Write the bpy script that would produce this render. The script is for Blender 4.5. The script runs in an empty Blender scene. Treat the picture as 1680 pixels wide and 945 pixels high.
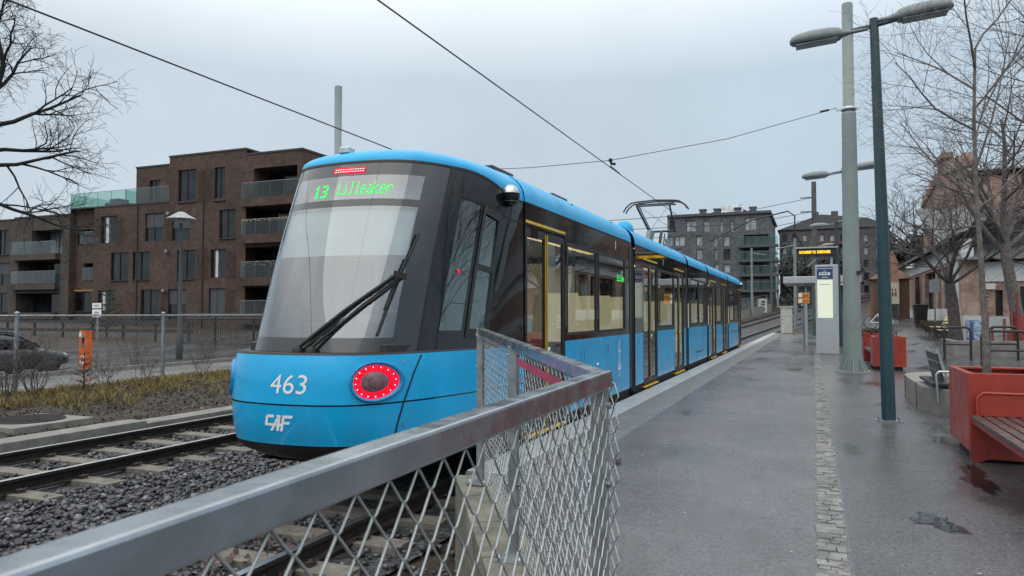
import bpy, math, random
import numpy as np
from mathutils import Vector, Matrix
random.seed(7)
RNG = np.random.default_rng(11)
PI = math.pi
R = math.radians
ANG = R(-22.2)                                   # direction of the tracks in the world
U = Vector((math.sin(R(22.2)), math.cos(R(22.2)), 0))
N = Vector((math.cos(R(22.2)), -math.sin(R(22.2)), 0))
scene = bpy.context.scene
COL = scene.collection

def fr(L, s, z=0.0):
    """track frame (right of camera line, along the track, height over platform) -> world"""
    return Vector((N.x*L+U.x*s, N.y*L+U.y*s, z))
def sm(a, b, x):
    t = min(1, max(0, (x-a)/(b-a))); return t*t*(3-2*t)

# ------------------------------------------------------------------ mesh builder
class MB:
    def __init__(self): self.v = []; self.f = []; self.m = []; self.s = []
    def add(self, vs, fs, m=0, smooth=False):
        o = len(self.v); self.v += [tuple(p) for p in vs]
        for f in fs: self.f.append([i+o for i in f]); self.m.append(m); self.s.append(smooth)
        return self
    def quad(self, a, b, c, d, m=0): return self.add([a, b, c, d], [[0, 1, 2, 3]], m)
    def poly(self, pts, m=0): return self.add(pts, [list(range(len(pts)))], m)
    def box(self, x0, x1, y0, y1, z0, z1, m=0):
        if x0 > x1: x0, x1 = x1, x0
        if y0 > y1: y0, y1 = y1, y0
        if z0 > z1: z0, z1 = z1, z0
        vs = [(x0,y0,z0),(x1,y0,z0),(x1,y1,z0),(x0,y1,z0),(x0,y0,z1),(x1,y0,z1),(x1,y1,z1),(x0,y1,z1)]
        return self.add(vs, [[0,3,2,1],[4,5,6,7],[0,1,5,4],[1,2,6,5],[2,3,7,6],[3,0,4,7]], m)
    def bar(self, p0, p1, w, h, m=0, up=(0,0,1)):
        """rectangular bar between two points; w across, h along up"""
        p0 = Vector(p0); p1 = Vector(p1); d = (p1-p0).normalized(); u = Vector(up)
        x = d.cross(u)
        if x.length < 1e-4: x = d.cross(Vector((0,1,0)))
        x.normalize(); u = x.cross(d).normalized()
        vs = []
        for p in (p0, p1):
            for a, b in ((-1,-1),(1,-1),(1,1),(-1,1)): vs.append(p+x*(a*w/2)+u*(b*h/2))
        return self.add(vs, [[0,3,2,1],[4,5,6,7],[0,1,5,4],[1,2,6,5],[2,3,7,6],[3,0,4,7]], m)
    def tube(self, pts, r, n=6, m=0, cap=True, smooth=True):
        pts = [Vector(p) for p in pts]; k = len(pts)
        rs = r if isinstance(r, (list, tuple)) else [r]*k
        vs = []; ref = None
        for i, p in enumerate(pts):
            d = (pts[min(i+1, k-1)]-pts[max(i-1, 0)])
            if d.length < 1e-9: d = Vector((0,0,1))
            d.normalize()
            if ref is None:
                ref = Vector((0,0,1)) if abs(d.z) < .9 else Vector((1,0,0))
            x = (ref - d*ref.dot(d))
            if x.length < 1e-5: x = d.orthogonal()
            x.normalize(); ref = x; y = d.cross(x)
            for j in range(n):
                a = 2*PI*j/n; vs.append(p+(x*math.cos(a)+y*math.sin(a))*rs[i])
        fs = []
        for i in range(k-1):
            for j in range(n):
                a = i*n+j; b = i*n+(j+1)%n; fs.append([a, b, b+n, a+n])
        self.add(vs, fs, m, smooth)
        if cap:
            self.add(vs[:n], [list(range(n))[::-1]], m); self.add(vs[-n:], [list(range(n))], m)
        return self
    def lathe(self, prof, c=(0,0,0), n=16, m=0, smooth=True, axis='z'):
        vs = []
        for r, z in prof:
            for j in range(n):
                a = 2*PI*j/n; p = (r*math.cos(a), r*math.sin(a), z)
                if axis == 'x': p = (p[2], p[0], p[1])
                if axis == 'y': p = (p[0], p[2], p[1])
                vs.append((p[0]+c[0], p[1]+c[1], p[2]+c[2]))
        fs = []
        for i in range(len(prof)-1):
            for j in range(n):
                a = i*n+j; b = i*n+(j+1)%n; fs.append([a, b, b+n, a+n])
        self.add(vs, fs, m, smooth)
        if prof[0][0] > 1e-6: self.add(vs[:n], [list(range(n))[::-1]], m)
        if prof[-1][0] > 1e-6: self.add(vs[-n:], [list(range(n))], m)
        return self
    def prism(self, poly, z0, z1, m=0):
        n = len(poly)
        vs = [(p[0], p[1], z0) for p in poly]+[(p[0], p[1], z1) for p in poly]
        return self.add(vs, [list(range(n))[::-1], list(range(n, 2*n))]+[[i, (i+1)%n, (i+1)%n+n, i+n] for i in range(n)], m)
    def extr(self, pts, vec, m=0):
        """planar polygon (3D) extruded by vec"""
        n = len(pts); vec = Vector(vec)
        vs = [Vector(p) for p in pts]+[Vector(p)+vec for p in pts]
        return self.add(vs, [list(range(n))[::-1], list(range(n, 2*n))]+[[i, (i+1)%n, (i+1)%n+n, i+n] for i in range(n)], m)
    def loft(self, rings, m=0, smooth=True, closed=True, caps=False):
        n = len(rings[0]); vs = [p for r in rings for p in r]; fs = []
        for i in range(len(rings)-1):
            for j in range(n if closed else n-1):
                a = i*n+j; b = i*n+(j+1)%n; fs.append([a, b, b+n, a+n])
        self.add(vs, fs, m, smooth)
        if caps:
            self.add(rings[0], [list(range(n))[::-1]], m); self.add(rings[-1], [list(range(n))], m)
        return self
    def grid(self, fn, us, vs_, m=0, smooth=True):
        P = [[fn(u, v) for v in vs_] for u in us]; nv = len(vs_)
        vs = [p for r in P for p in r]
        fs = [[i*nv+j, (i+1)*nv+j, (i+1)*nv+j+1, i*nv+j+1] for i in range(len(us)-1) for j in range(nv-1)]
        return self.add(vs, fs, m, smooth)
    def xf(self, M):
        self.v = [tuple(M @ Vector(p)) for p in self.v]; return self
    def build(self, name, mats, parent=None, bevel=0, frame=False, loc=None, fix=True, weld=False):
        me = bpy.data.meshes.new(name)
        me.from_pydata(self.v, [], self.f)
        if not isinstance(mats, (list, tuple)): mats = [mats]
        for mm in mats: me.materials.append(mm)
        me.polygons.foreach_set('material_index', self.m)
        me.polygons.foreach_set('use_smooth', self.s)
        if fix or weld:
            import bmesh
            bm = bmesh.new(); bm.from_mesh(me)
            if weld: bmesh.ops.remove_doubles(bm, verts=bm.verts, dist=1e-4)
            lv = [q for q in bm.verts if not q.link_faces]
            if lv: bmesh.ops.delete(bm, geom=lv, context='VERTS')
            if fix: bmesh.ops.recalc_face_normals(bm, faces=bm.faces)
            bm.to_mesh(me); bm.free()
        me.update()
        o = bpy.data.objects.new(name, me); COL.objects.link(o)
        if parent is not None: o.parent = parent
        if frame: o.rotation_euler.z = ANG
        if loc is not None: o.location = loc
        if bevel:
            b = o.modifiers.new('bevel', 'BEVEL'); b.width = bevel; b.segments = 2; b.limit_method = 'ANGLE'; b.angle_limit = R(40)
        return o

def np_object(name, verts, faces, mat, tone=None, tris=True, smooth=False):
    """fast mesh from numpy arrays (for loose stuff)"""
    me = bpy.data.meshes.new(name); k = faces.shape[1]
    me.vertices.add(len(verts)); me.vertices.foreach_set('co', verts.astype(np.float32).ravel())
    me.loops.add(faces.size); me.loops.foreach_set('vertex_index', faces.astype(np.int32).ravel())
    me.polygons.add(len(faces)); me.polygons.foreach_set('loop_start', np.arange(0, faces.size, k, dtype=np.int32))
    if tone is not None:
        a = me.attributes.new('tone', 'FLOAT', 'FACE'); a.data.foreach_set('value', tone.astype(np.float32))
    me.materials.append(mat); me.update(calc_edges=True); me.validate()
    o = bpy.data.objects.new(name, me); COL.objects.link(o); return o

def tag(o, label, cat, group=None):
    o['label'] = label; o['category'] = cat
    if group: o['group'] = group
    return o
def thing(name, label, cat, loc=(0,0,0), rz=0.0, group=None):
    o = bpy.data.objects.new(name, None); COL.objects.link(o)
    o.empty_display_size = .2
    o.location = loc; o.rotation_euler.z = rz
    return tag(o, label, cat, group)
def struct(o): o['kind'] = 'structure'; return o
def stuff(o): o['kind'] = 'stuff'; return o
def kids(o): return [c for c in bpy.data.objects if c.parent == o]
def dup(root, loc, rz, label, group=None):
    r = root.copy(); COL.objects.link(r); r.location = loc; r.rotation_euler.z = rz; r['label'] = label
    if group: r['group'] = group
    for ch in kids(root):
        c = ch.copy(); COL.objects.link(c); c.parent = r
        for g in kids(ch):
            d = g.copy(); COL.objects.link(d); d.parent = c
    return r

# ------------------------------------------------------------------ materials
def nt(name):
    m = bpy.data.materials.new(name); m.use_nodes = True
    t = m.node_tree; t.nodes.clear()
    out = t.nodes.new('ShaderNodeOutputMaterial'); p = t.nodes.new('ShaderNodeBsdfPrincipled')
    t.links.new(p.outputs[0], out.inputs[0]); return m, t, p, out
def noise(t, scale, detail=4, rough=.6, vec=None, coord='Object'):
    n = t.nodes.new('ShaderNodeTexNoise'); n.inputs['Scale'].default_value = scale
    n.inputs['Detail'].default_value = detail; n.inputs['Roughness'].default_value = rough
    if vec is None:
        c = t.nodes.new('ShaderNodeTexCoord'); vec = c.outputs[coord]
    t.links.new(vec, n.inputs['Vector']); return n.outputs['Fac']
def ramp(t, fac, stops):
    r = t.nodes.new('ShaderNodeValToRGB'); e = r.color_ramp.elements
    while len(e) < len(stops): e.new(.5)
    for el, (p, c) in zip(e, stops):
        el.position = p; el.color = (*c, 1) if not isinstance(c, (int, float)) else (c, c, c, 1)
    t.links.new(fac, r.inputs[0]); return r.outputs[0]
def mixc(t, fac, a, b, mode='MIX'):
    m = t.nodes.new('ShaderNodeMix'); m.data_type = 'RGBA'; m.blend_type = mode
    for sock, val in ((m.inputs[0], fac), (m.inputs[6], a), (m.inputs[7], b)):
        if hasattr(val, 'is_linked'): t.links.new(val, sock)
        elif isinstance(val, (int, float)): sock.default_value = val
        else: sock.default_value = (*val, 1)
    return m.outputs[2]
def math_(t, op, a, b=0.0):
    m = t.nodes.new('ShaderNodeMath'); m.operation = op
    for i, v in enumerate((a, b)):
        if hasattr(v, 'is_linked'): t.links.new(v, m.inputs[i])
        else: m.inputs[i].default_value = v
    return m.outputs[0]
def bump(t, p, h, strength=.3, dist=.01):
    b = t.nodes.new('ShaderNodeBump'); b.inputs['Strength'].default_value = strength; b.inputs['Distance'].default_value = dist
    t.links.new(h, b.inputs['Height']); t.links.new(b.outputs[0], p.inputs['Normal']); return b
def mat(name, col, rough=.5, metal=0.0, var=.15, vs=6, bs=0, bstr=.2, coat=0, rvar=.0, emit=None, estr=0, spec=.5, dirt=0):
    m, t, p, _ = nt(name)
    f = noise(t, vs)
    lo = tuple(max(0, c*(1-var*1.6)) for c in col); hi = tuple(min(1, c*(1+var)) for c in col)
    c = ramp(t, f, [(.3, lo), (.7, hi)])
    if dirt:
        d = noise(t, vs*.35, 6, .7)
        c = mixc(t, math_(t, 'MULTIPLY', ramp(t, d, [(.45, 0), (.75, 1)]), dirt), c, tuple(x*.35+.012 for x in col))
    t.links.new(c, p.inputs['Base Color'])
    p.inputs['Roughness'].default_value = rough; p.inputs['Metallic'].default_value = metal
    p.inputs['Specular IOR Level'].default_value = spec
    if rvar:
        t.links.new(ramp(t, noise(t, vs*1.7, 5), [(.3, max(.03, rough-rvar)), (.7, min(1, rough+rvar))]), p.inputs['Roughness'])
    if coat:
        p.inputs['Coat Weight'].default_value = coat; p.inputs['Coat Roughness'].default_value = .06
    if bs: bump(t, p, noise(t, bs, 3), bstr)
    if emit:
        p.inputs['Emission Color'].default_value = (*emit, 1); p.inputs['Emission Strength'].default_value = estr
    return m
def glow(name, col, s):
    m, t, p, _ = nt(name)
    p.inputs['Base Color'].default_value = (*[c*.25 for c in col], 1); p.inputs['Roughness'].default_value = .5; p.inputs['Specular IOR Level'].default_value = .1
    f = noise(t, 30)
    t.links.new(ramp(t, f, [(.2, tuple(c*.85 for c in col)), (.8, col)]), p.inputs['Emission Color'])
    p.inputs['Emission Strength'].default_value = s
    return m
def glass(name, tint, refl=.12, rough=.02, wav=0.0):
    """thin pane: tinted see-through with a mirror layer that grows at grazing angles"""
    m, t, p, out = nt(name); t.nodes.remove(p)
    tr = t.nodes.new('ShaderNodeBsdfTransparent'); gl = t.nodes.new('ShaderNodeBsdfGlossy'); mx = t.nodes.new('ShaderNodeMixShader')
    n = noise(t, 3)
    t.links.new(ramp(t, n, [(.2, tuple(c*.9 for c in tint)), (.8, tint)]), tr.inputs[0])
    gl.inputs['Roughness'].default_value = rough; gl.inputs['Color'].default_value = (.95,.97,1,1)
    lw = t.nodes.new('ShaderNodeLayerWeight'); lw.inputs['Blend'].default_value = .5
    f = math_(t, 'POWER', lw.outputs['Facing'], 3.0)
    f = math_(t, 'ADD', math_(t, 'MULTIPLY', f, 1-refl), refl)
    t.links.new(f, mx.inputs[0]); t.links.new(tr.outputs[0], mx.inputs[1]); t.links.new(gl.outputs[0], mx.inputs[2])
    t.links.new(mx.outputs[0], out.inputs[0])
    if wav:
        b = t.nodes.new('ShaderNodeBump'); b.inputs['Strength'].default_value = wav; b.inputs['Distance'].default_value = .02
        t.links.new(noise(t, 1.2, 1), b.inputs['Height']); t.links.new(b.outputs[0], gl.inputs['Normal'])
    return m
def brick(name, c1, c2, mortar, bw=.24, bh=.077, ms=.012, rough=.85):
    m, t, p, _ = nt(name)
    tc = t.nodes.new('ShaderNodeTexCoord'); sp = t.nodes.new('ShaderNodeSeparateXYZ'); t.links.new(tc.outputs['Object'], sp.inputs[0])
    cb = t.nodes.new('ShaderNodeCombineXYZ')
    t.links.new(math_(t, 'ADD', sp.outputs[0], sp.outputs[1]), cb.inputs[0]); t.links.new(sp.outputs[2], cb.inputs[1])
    b = t.nodes.new('ShaderNodeTexBrick'); t.links.new(cb.outputs[0], b.inputs['Vector'])
    b.inputs['Scale'].default_value = 1; b.inputs['Brick Width'].default_value = bw; b.inputs['Row Height'].default_value = bh
    b.inputs['Mortar Size'].default_value = ms; b.inputs['Color1'].default_value = (*c1, 1); b.inputs['Color2'].default_value = (*c2, 1)
    b.inputs['Mortar'].default_value = (*mortar, 1); b.inputs['Bias'].default_value = 0
    big = ramp(t, noise(t, .35, 6, .65), [(.3, .60), (.7, 1.18)])
    fine = ramp(t, noise(t, 2.5, 3, .6, vec=cb.outputs[0]), [(.3, .62), (.7, 1.2)])
    c = mixc(t, 1.0, mixc(t, 1.0, b.outputs['Color'], big, 'MULTIPLY'), fine, 'MULTIPLY')
    t.links.new(c, p.inputs['Base Color']); p.inputs['Roughness'].default_value = rough
    bump(t, p, math_(t, 'SUBTRACT', 1.0, b.outputs['Fac']), .5, .008)
    return m
def toned(name, stops, rough=.7, spec=.5, rstops=None):
    """stuff material: colour from the per-face 'tone' attribute"""
    m, t, p, _ = nt(name)
    a = t.nodes.new('ShaderNodeAttribute'); a.attribute_name = 'tone'
    c = ramp(t, a.outputs['Fac'], stops)
    c = mixc(t, 1.0, c, ramp(t, noise(t, 60, 3), [(.3, .7), (.7, 1.15)]), 'MULTIPLY')
    t.links.new(c, p.inputs['Base Color']); p.inputs['Roughness'].default_value = rough; p.inputs['Specular IOR Level'].default_value = spec
    return m

M = {}
def grime(m, z0, z1, amt, col=(.10,.092,.085)):
    '''road dirt that climbs from the bottom edge, broken into runs'''
    t = m.node_tree; p = [n for n in t.nodes if n.type == 'BSDF_PRINCIPLED'][0]; src = p.inputs['Base Color'].links[0].from_socket
    tc = t.nodes.new('ShaderNodeTexCoord'); sp = t.nodes.new('ShaderNodeSeparateXYZ'); t.links.new(tc.outputs['Object'], sp.inputs[0])
    mr = t.nodes.new('ShaderNodeMapRange'); t.links.new(sp.outputs[2], mr.inputs[0]); mr.inputs[1].default_value = z1; mr.inputs[2].default_value = z0; mr.inputs[3].default_value = 0; mr.inputs[4].default_value = 1
    mp = t.nodes.new('ShaderNodeMapping'); mp.inputs['Scale'].default_value = (9, 9, .8); t.links.new(tc.outputs['Object'], mp.inputs['Vector'])
    st = ramp(t, noise(t, 1.0, 5, .65, vec=mp.outputs[0]), [(.40, 0), (.68, 1)])
    f = math_(t, 'MULTIPLY', math_(t, 'ADD', math_(t, 'MULTIPLY', mr.outputs[0], st), math_(t, 'MULTIPLY', st, .14)), amt)
    t.links.new(mixc(t, f, src, col), p.inputs['Base Color']); return m
M['blue'] = mat('tram_blue', (.002,.40,.76), .30, var=.06, vs=2, coat=.35, rvar=.08, dirt=.10, spec=.4); grime(M['blue'], .45, 1.0, .32)
M['blue_roof'] = mat('tram_blue_roof', (.004,.38,.72), .42, var=.10, vs=1.5, rvar=.08)
M['gloss'] = mat('tram_black_gloss', (.007,.008,.010), .055, var=.3, vs=2.5, coat=.05, bs=1.5, bstr=.03)
grime(M['gloss'], 1.2, 2.2, .10)
M['black'] = mat('black_rubber', (.012,.012,.013), .6, var=.3, vs=8)
M['dark'] = mat('dark_grey_metal', (.035,.037,.04), .5, var=.25, vs=6)
M['white'] = mat('white_vinyl', (.85,.87,.88), .4, var=.03)
M['yellow'] = mat('yellow_paint', (.75,.47,.05), .45, var=.1)
M['silver'] = mat('brushed_aluminium', (.55,.57,.58), .35, 1.0, var=.1)
M['chrome'] = mat('chrome', (.7,.7,.7), .12, 1.0, var=.05)
M['cab_pale'] = mat('cab_panel_pale', (.60,.70,.67), .6, var=.10, vs=2)
M['cab_grey'] = mat('cab_panel_grey', (.16,.19,.205), .6, var=.08, vs=2)
M['cab_dark'] = mat('cab_dark', (.03,.032,.036), .55, var=.2)
M['pale_grey'] = mat('sheen_sheet', (.40,.455,.47), .7, var=.08)  # pale grey for the sky-sheen sheet and the cab wall panels
M['cream_in'] = mat('saloon_cream', (.70,.64,.47), .5, var=.08, emit=(1,.85,.55), estr=.10)  # faint emission stands for saloon light falling on the partitions
M['cream_glow'] = mat('glowing_cream_panel', (.75,.70,.48), .5, var=.12, vs=2, emit=(1,.9,.58), estr=.55)  # no lamp: emission makes the panels look lit from inside the saloon
M['seat'] = mat('seat_cloth', (.05,.09,.16), .8, var=.2)
M['floor_in'] = mat('saloon_floor', (.07,.07,.075), .6)
M['ceil_in'] = mat('saloon_ceiling', (.6,.6,.58), .6)
M['strip'] = glow('saloon_lamp', (1,.74,.36), 1.6)
M['wind'] = glass('windscreen_glass', (.68,.78,.77), .19, .02, .03)
M['frit'] = mat('printed_glass_border', (.022,.025,.028), .12, var=.2, vs=2, coat=.6)
M['tint'] = glass('tinted_glass', (.72,.73,.70), .20, .015, .10)
M['cabglass'] = glass('cab_side_glass', (.72,.86,.80), .12, .015, .06)
M['red_led'] = glow('red_led', (1,.006,.03), 1.25)
M['red_led_dot'] = glow('red_led_dot', (1,.50,.52), 5)
M['red_dish'] = mat('lamp_dish', (.01,.22,.50), .25, var=.1, coat=.5)
M['green_led'] = glow('green_led', (.05,1,.14), 1.5)
M['amber_led'] = glow('amber_led', (1,.60,.03), 2.2)
M['warm_led'] = glow('fairy_light', (1,.72,.3), 2.5)
M['galv'] = mat('galvanised_steel', (.36,.39,.41), .42, .75, var=.22, vs=14, rvar=.14, dirt=.25)
M['galv_wet'] = mat('wet_galvanised_rail', (.38,.41,.44), .25, .9, var=.14, vs=7, rvar=.12, bs=45, bstr=.05, dirt=.25)
M['wire'] = mat('galvanised_wire', (.44,.47,.465), .45, .6, var=.15, vs=20)
M['wire_far'] = mat('weathered_wire', (.22,.24,.25), .5, .4, var=.15, vs=3)
M['conc'] = mat('concrete', (.235,.23,.21), .8, var=.2, vs=3, bs=60, bstr=.25, dirt=.45)
M['conc_moss'] = mat('mossy_concrete', (.20,.195,.15), .75, var=.3, vs=5, bs=40, bstr=.35, dirt=.6)
M['kerb'] = mat('platform_kerb', (.46,.475,.475), .36, var=.12, vs=4, bs=80, bstr=.15, dirt=.3, rvar=.12)
M['sleeper'] = mat('concrete_sleeper', (.175,.16,.135), .75, var=.2, vs=8, bs=60, bstr=.2, dirt=.3)
M['rail_side'] = mat('rail_rust', (.028,.022,.019), .55, .2, var=.35, vs=8, bs=50, bstr=.2)
M['rail_top'] = mat('rail_head', (.75,.76,.77), .34, 1.0, var=.1, vs=10)
M['clip'] = mat('rail_clip', (.07,.06,.055), .5, .5, var=.3, vs=20)
M['teal'] = mat('teal_post_paint', (.022,.058,.070), .38, var=.12, vs=3, rvar=.08)
M['greypole'] = mat('grey_mast_paint', (.225,.272,.258), .5, var=.08, vs=1.2, dirt=.12, rvar=.06)
M['lampgrey'] = mat('luminaire_grey', (.20,.23,.23), .5, var=.1)
M['lampglass'] = mat('luminaire_lens', (.34,.37,.38), .3, var=.08)
M['blackpaint'] = mat('black_paint', (.02,.022,.024), .42, var=.2)
M['ledge_far'] = mat('hazed_coping', (.085,.09,.097), .6)  # paler, bluish coping: distance haze put into the colour
M['redpaint'] = mat('red_powder_coat', (.35,.040,.025), .34, var=.14, vs=2.5, rvar=.12, dirt=.22); grime(M['redpaint'], 0, .35, .6, (.05,.035,.03))
M['redwet'] = mat('red_powder_coat_dull', (.24,.025,.018), .42, var=.15, vs=2.5)
M['wood_dark'] = mat('dark_bench_wood', (.085,.05,.045), .42, var=.3, vs=9, rvar=.15)
M['wood_black'] = mat('black_bench_wood', (.04,.042,.045), .42, var=.3, vs=9)
M['wood_cream'] = mat('cream_bench_slat', (.66,.58,.36), .6, var=.12)
M['wood_pole'] = mat('wooden_mast', (.115,.115,.108), .8, var=.25, vs=4)
M['soil'] = mat('planter_soil', (.03,.024,.018), .9, var=.3, vs=20, bs=40, bstr=.6)
M['bark'] = mat('bark', (.092,.078,.074), .85, var=.35, vs=10, bs=25, bstr=.5)
M['bark_dark'] = mat('dark_bark', (.018,.019,.017), .9, var=.35, vs=6)
M['bark_light'] = mat('pale_bark', (.15,.13,.118), .85, var=.35, vs=12, bs=25, bstr=.5)
M['frame_black'] = mat('window_frame', (.015,.017,.02), .45, var=.1)
M['pane'] = mat('window_pane', (.016,.019,.022), .06, var=.6, vs=.7, spec=.45)
M['pane_light'] = mat('window_pane_curtain', (.36,.40,.42), .15, var=.35, vs=1.2, spec=.8)
M['shutter'] = mat('grey_shutter', (.075,.08,.09), .6, var=.1)
M['ledge'] = mat('dark_coping_metal', (.045,.045,.047), .5)
M['brick_dark'] = brick('brown_brick', (.128,.064,.043), (.076,.040,.029), (.09,.075,.065))
M['brick_grey'] = brick('grey_brown_brick', (.110,.084,.068), (.070,.057,.050), (.09,.084,.078))
M['brick_far'] = brick('hazed_charcoal_brick', (.155,.167,.185), (.118,.128,.143), (.15,.158,.17))  # brick lifted towards blue-grey, distance haze put into its colours
M['brick_far2'] = brick('hazed_brown_brick', (.15,.128,.128), (.110,.104,.108), (.125,.125,.128))  # same haze lift in the brown brick's colours
M['brick_red'] = brick('red_station_brick', (.42,.21,.15), (.30,.145,.105), (.38,.33,.29), ms=.014)
M['brick_pale'] = brick('pale_station_brick', (.42,.26,.19), (.33,.19,.14), (.40,.34,.29), ms=.014)
M['plaster'] = mat('white_plaster', (.62,.63,.62), .75, var=.08, vs=1.5, dirt=.2)
M['render_wall'] = mat('grey_white_wall', (.42,.44,.43), .8, var=.1, vs=1, dirt=.25)
M['roof_slate'] = mat('slate_roof', (.13,.135,.145), .6, var=.2, vs=3, dirt=.3)
M['balc'] = glass('balcony_glass', (.50,.72,.64), .045)
M['rim'] = mat('dark_rim', (.02,.02,.022), .5)
# ------------------------------------------------------------------ camera, world, sun
cam = bpy.data.cameras.new('camera'); co = bpy.data.objects.new('camera', cam); COL.objects.link(co)
cam.lens = 26.0; cam.sensor_width = 36; cam.clip_start = .02; cam.clip_end = 3000
co.location = (0, 0, 1.5); co.rotation_euler = (R(92.006), 0, 0); scene.camera = co
scene.view_settings.view_transform = 'Standard'; scene.view_settings.look = 'None'; scene.view_settings.exposure = 0
cam.dof.use_dof = True; cam.dof.focus_distance = 9.0; cam.dof.aperture_fstop = 9.0
scene.cycles.use_denoising = True
scene.cycles.max_bounces = 8; scene.cycles.transparent_max_bounces = 16
scene.cycles.caustics_reflective = False; scene.cycles.caustics_refractive = False
SUN_EL, SUN_AZ = 62, 200           # azimuth clockwise from +Y: behind the camera, slightly left
w = bpy.data.worlds.new('World'); scene.world = w; w.use_nodes = True
t = w.node_tree; t.nodes.clear()
wo = t.nodes.new('ShaderNodeOutputWorld'); bg = t.nodes.new('ShaderNodeBackground'); t.links.new(bg.outputs[0], wo.inputs[0])
sky = t.nodes.new('ShaderNodeTexSky'); sky.sky_type = 'NISHITA'; sky.sun_disc = False
sky.sun_elevation = R(SUN_EL); sky.sun_rotation = R(SUN_AZ); sky.dust_density = 4
hs = t.nodes.new('ShaderNodeHueSaturation'); hs.inputs['Saturation'].default_value = .35; t.links.new(sky.outputs[0], hs.inputs['Color'])
tc = t.nodes.new('ShaderNodeTexCoord'); sp = t.nodes.new('ShaderNodeSeparateXYZ'); t.links.new(tc.outputs['Generated'], sp.inputs[0])
elev = ramp(t, sp.outputs[2], [(0.0, (.40,.475,.54)), (.12, (.382,.455,.52)), (.30, (.395,.47,.535)), (.50, (.92,.97,1.0)), (.85, (1.0,1.0,1.0))])
side = ramp(t, math_(t, 'MULTIPLY_ADD', sp.outputs[0], .5), [(.0, (1.0,.97,.95)), (.5, (.92,.92,.915)), (1.0, (.76,.82,.87))])
sn = [n for n in t.nodes if n.type == 'MATH'][-1]; sn.inputs[2].default_value = .5
cl = ramp(t, noise(t, 2.2, 6, .62, vec=tc.outputs['Generated']), [(.32, .93), (.68, 1.05)])
cloud = mixc(t, 1.0, mixc(t, 1.0, elev, side, 'MULTIPLY'), cl, 'MULTIPLY')
sc_ = t.nodes.new('ShaderNodeVectorMath'); sc_.operation = 'SCALE'; sc_.inputs['Scale'].default_value = 15.7; t.links.new(cloud, sc_.inputs[0])
mx = mixc(t, .93, hs.outputs[0], sc_.outputs[0])
t.links.new(mx, bg.inputs['Color']); bg.inputs['Strength'].default_value = .105
sd = bpy.data.lights.new('sun', 'SUN'); sd.energy = 1.0; sd.angle = R(75); sd.color = (1, .965, .92)
so = bpy.data.objects.new('sun', sd); COL.objects.link(so); so.location = (-10, -20, 30)
so.rotation_euler = (R(90-SUN_EL), 0, R(180-SUN_AZ)); 

# ------------------------------------------------------------------ ground
def zt(s):                                        # the line climbs gently beyond the stop
    return .0011*max(0, s-57)**2 if s < 120 else 4.37
def curve(s):                                     # and bends to the right
    return .0032*max(0, s-58)**2 if s < 130 else 16.6
def gplaza(L, s):
    return min(1.25, max(0, s-23)*.046)*sm(1.8, 4.2, L)
def gleft(L, s):
    b = np.interp(L, [-60,-36,-20.45,-20.3,-16.4,-15.2,-13.2,-11.6,-11.2,-3], [.25,-.35,-.42,-.30,-.27,-.22,-.36,-.50,-.56,-.56])
    if L < -18: b += .7*sm(22, 42, s)*sm(-18, -24, L)
    return float(b)
def ground_z(L, s): return gleft(L, s)+zt(s)

mg, tg, pg, _ = nt('ground_earth')
c = ramp(tg, noise(tg, 1.2, 6, .7), [(.3, (.022,.016,.012)), (.52, (.048,.036,.024)), (.75, (.10,.08,.045))])
c = mixc(tg, ramp(tg, noise(tg, 18, 4, .7), [(.42, 0), (.6, 1)]), c, (.050,.040,.031))
tg.links.new(c, pg.inputs['Base Color']); pg.inputs['Roughness'].default_value = .85; bump(tg, pg, noise(tg, 14, 6, .75), .8, .05)
Ls = [-900,-300,-120]+[float(x) for x in np.arange(-62,-22,4)]+[-22,-20.45,-20.3,-18.5,-16.4,-15.8,-15.2,-14.2,-13.2,-12.4,-11.6,-11.2,-8,-5,-3]+[3,10,20,32,45,70,120,300,900]
Ss = [-300,-80,-30]+[float(x) for x in np.arange(-12,44,2)]+[float(x) for x in np.arange(44,132,4)]+[160,220,320,900]
g = MB(); g.grid(lambda L, s: (L, s, ground_z(L, s)-.012+random.uniform(-.02,.02)*(1 if -16 < L < -11.5 else 0)), Ls, Ss)
struct(g.build('ground', mg, frame=True))

# ballast bed under both tracks
mbal, tb, pb, _ = nt('ballast_bed')
v = tb.nodes.new('ShaderNodeTexVoronoi'); v.inputs['Scale'].default_value = 17
tcb = tb.nodes.new('ShaderNodeTexCoord'); tb.links.new(tcb.outputs['Object'], v.inputs['Vector'])
cc = ramp(tb, v.outputs['Color'], [(.0, (.02,.02,.022)), (.5, (.055,.055,.058)), (1.0, (.14,.14,.145))])
cc = mixc(tb, 1.0, cc, ramp(tb, noise(tb, .7, 5), [(.3, .6), (.7, 1.1)]), 'MULTIPLY')
tb.links.new(cc, pb.inputs['Base Color']); pb.inputs['Roughness'].default_value = .6
bump(tb, pb, v.outputs['Distance'], 1.0, .04)
def centre(track, s): return track+curve(s)
g = MB()
ss = [float(x) for x in np.arange(-10, 150, 3)]
g.grid(lambda u, s: (u+curve(s), s, -.555+zt(s)+.02), [-10.62,-8,-5,-3.11], ss)
struct(g.build('ballast_bed', mbal, frame=True))

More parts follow.
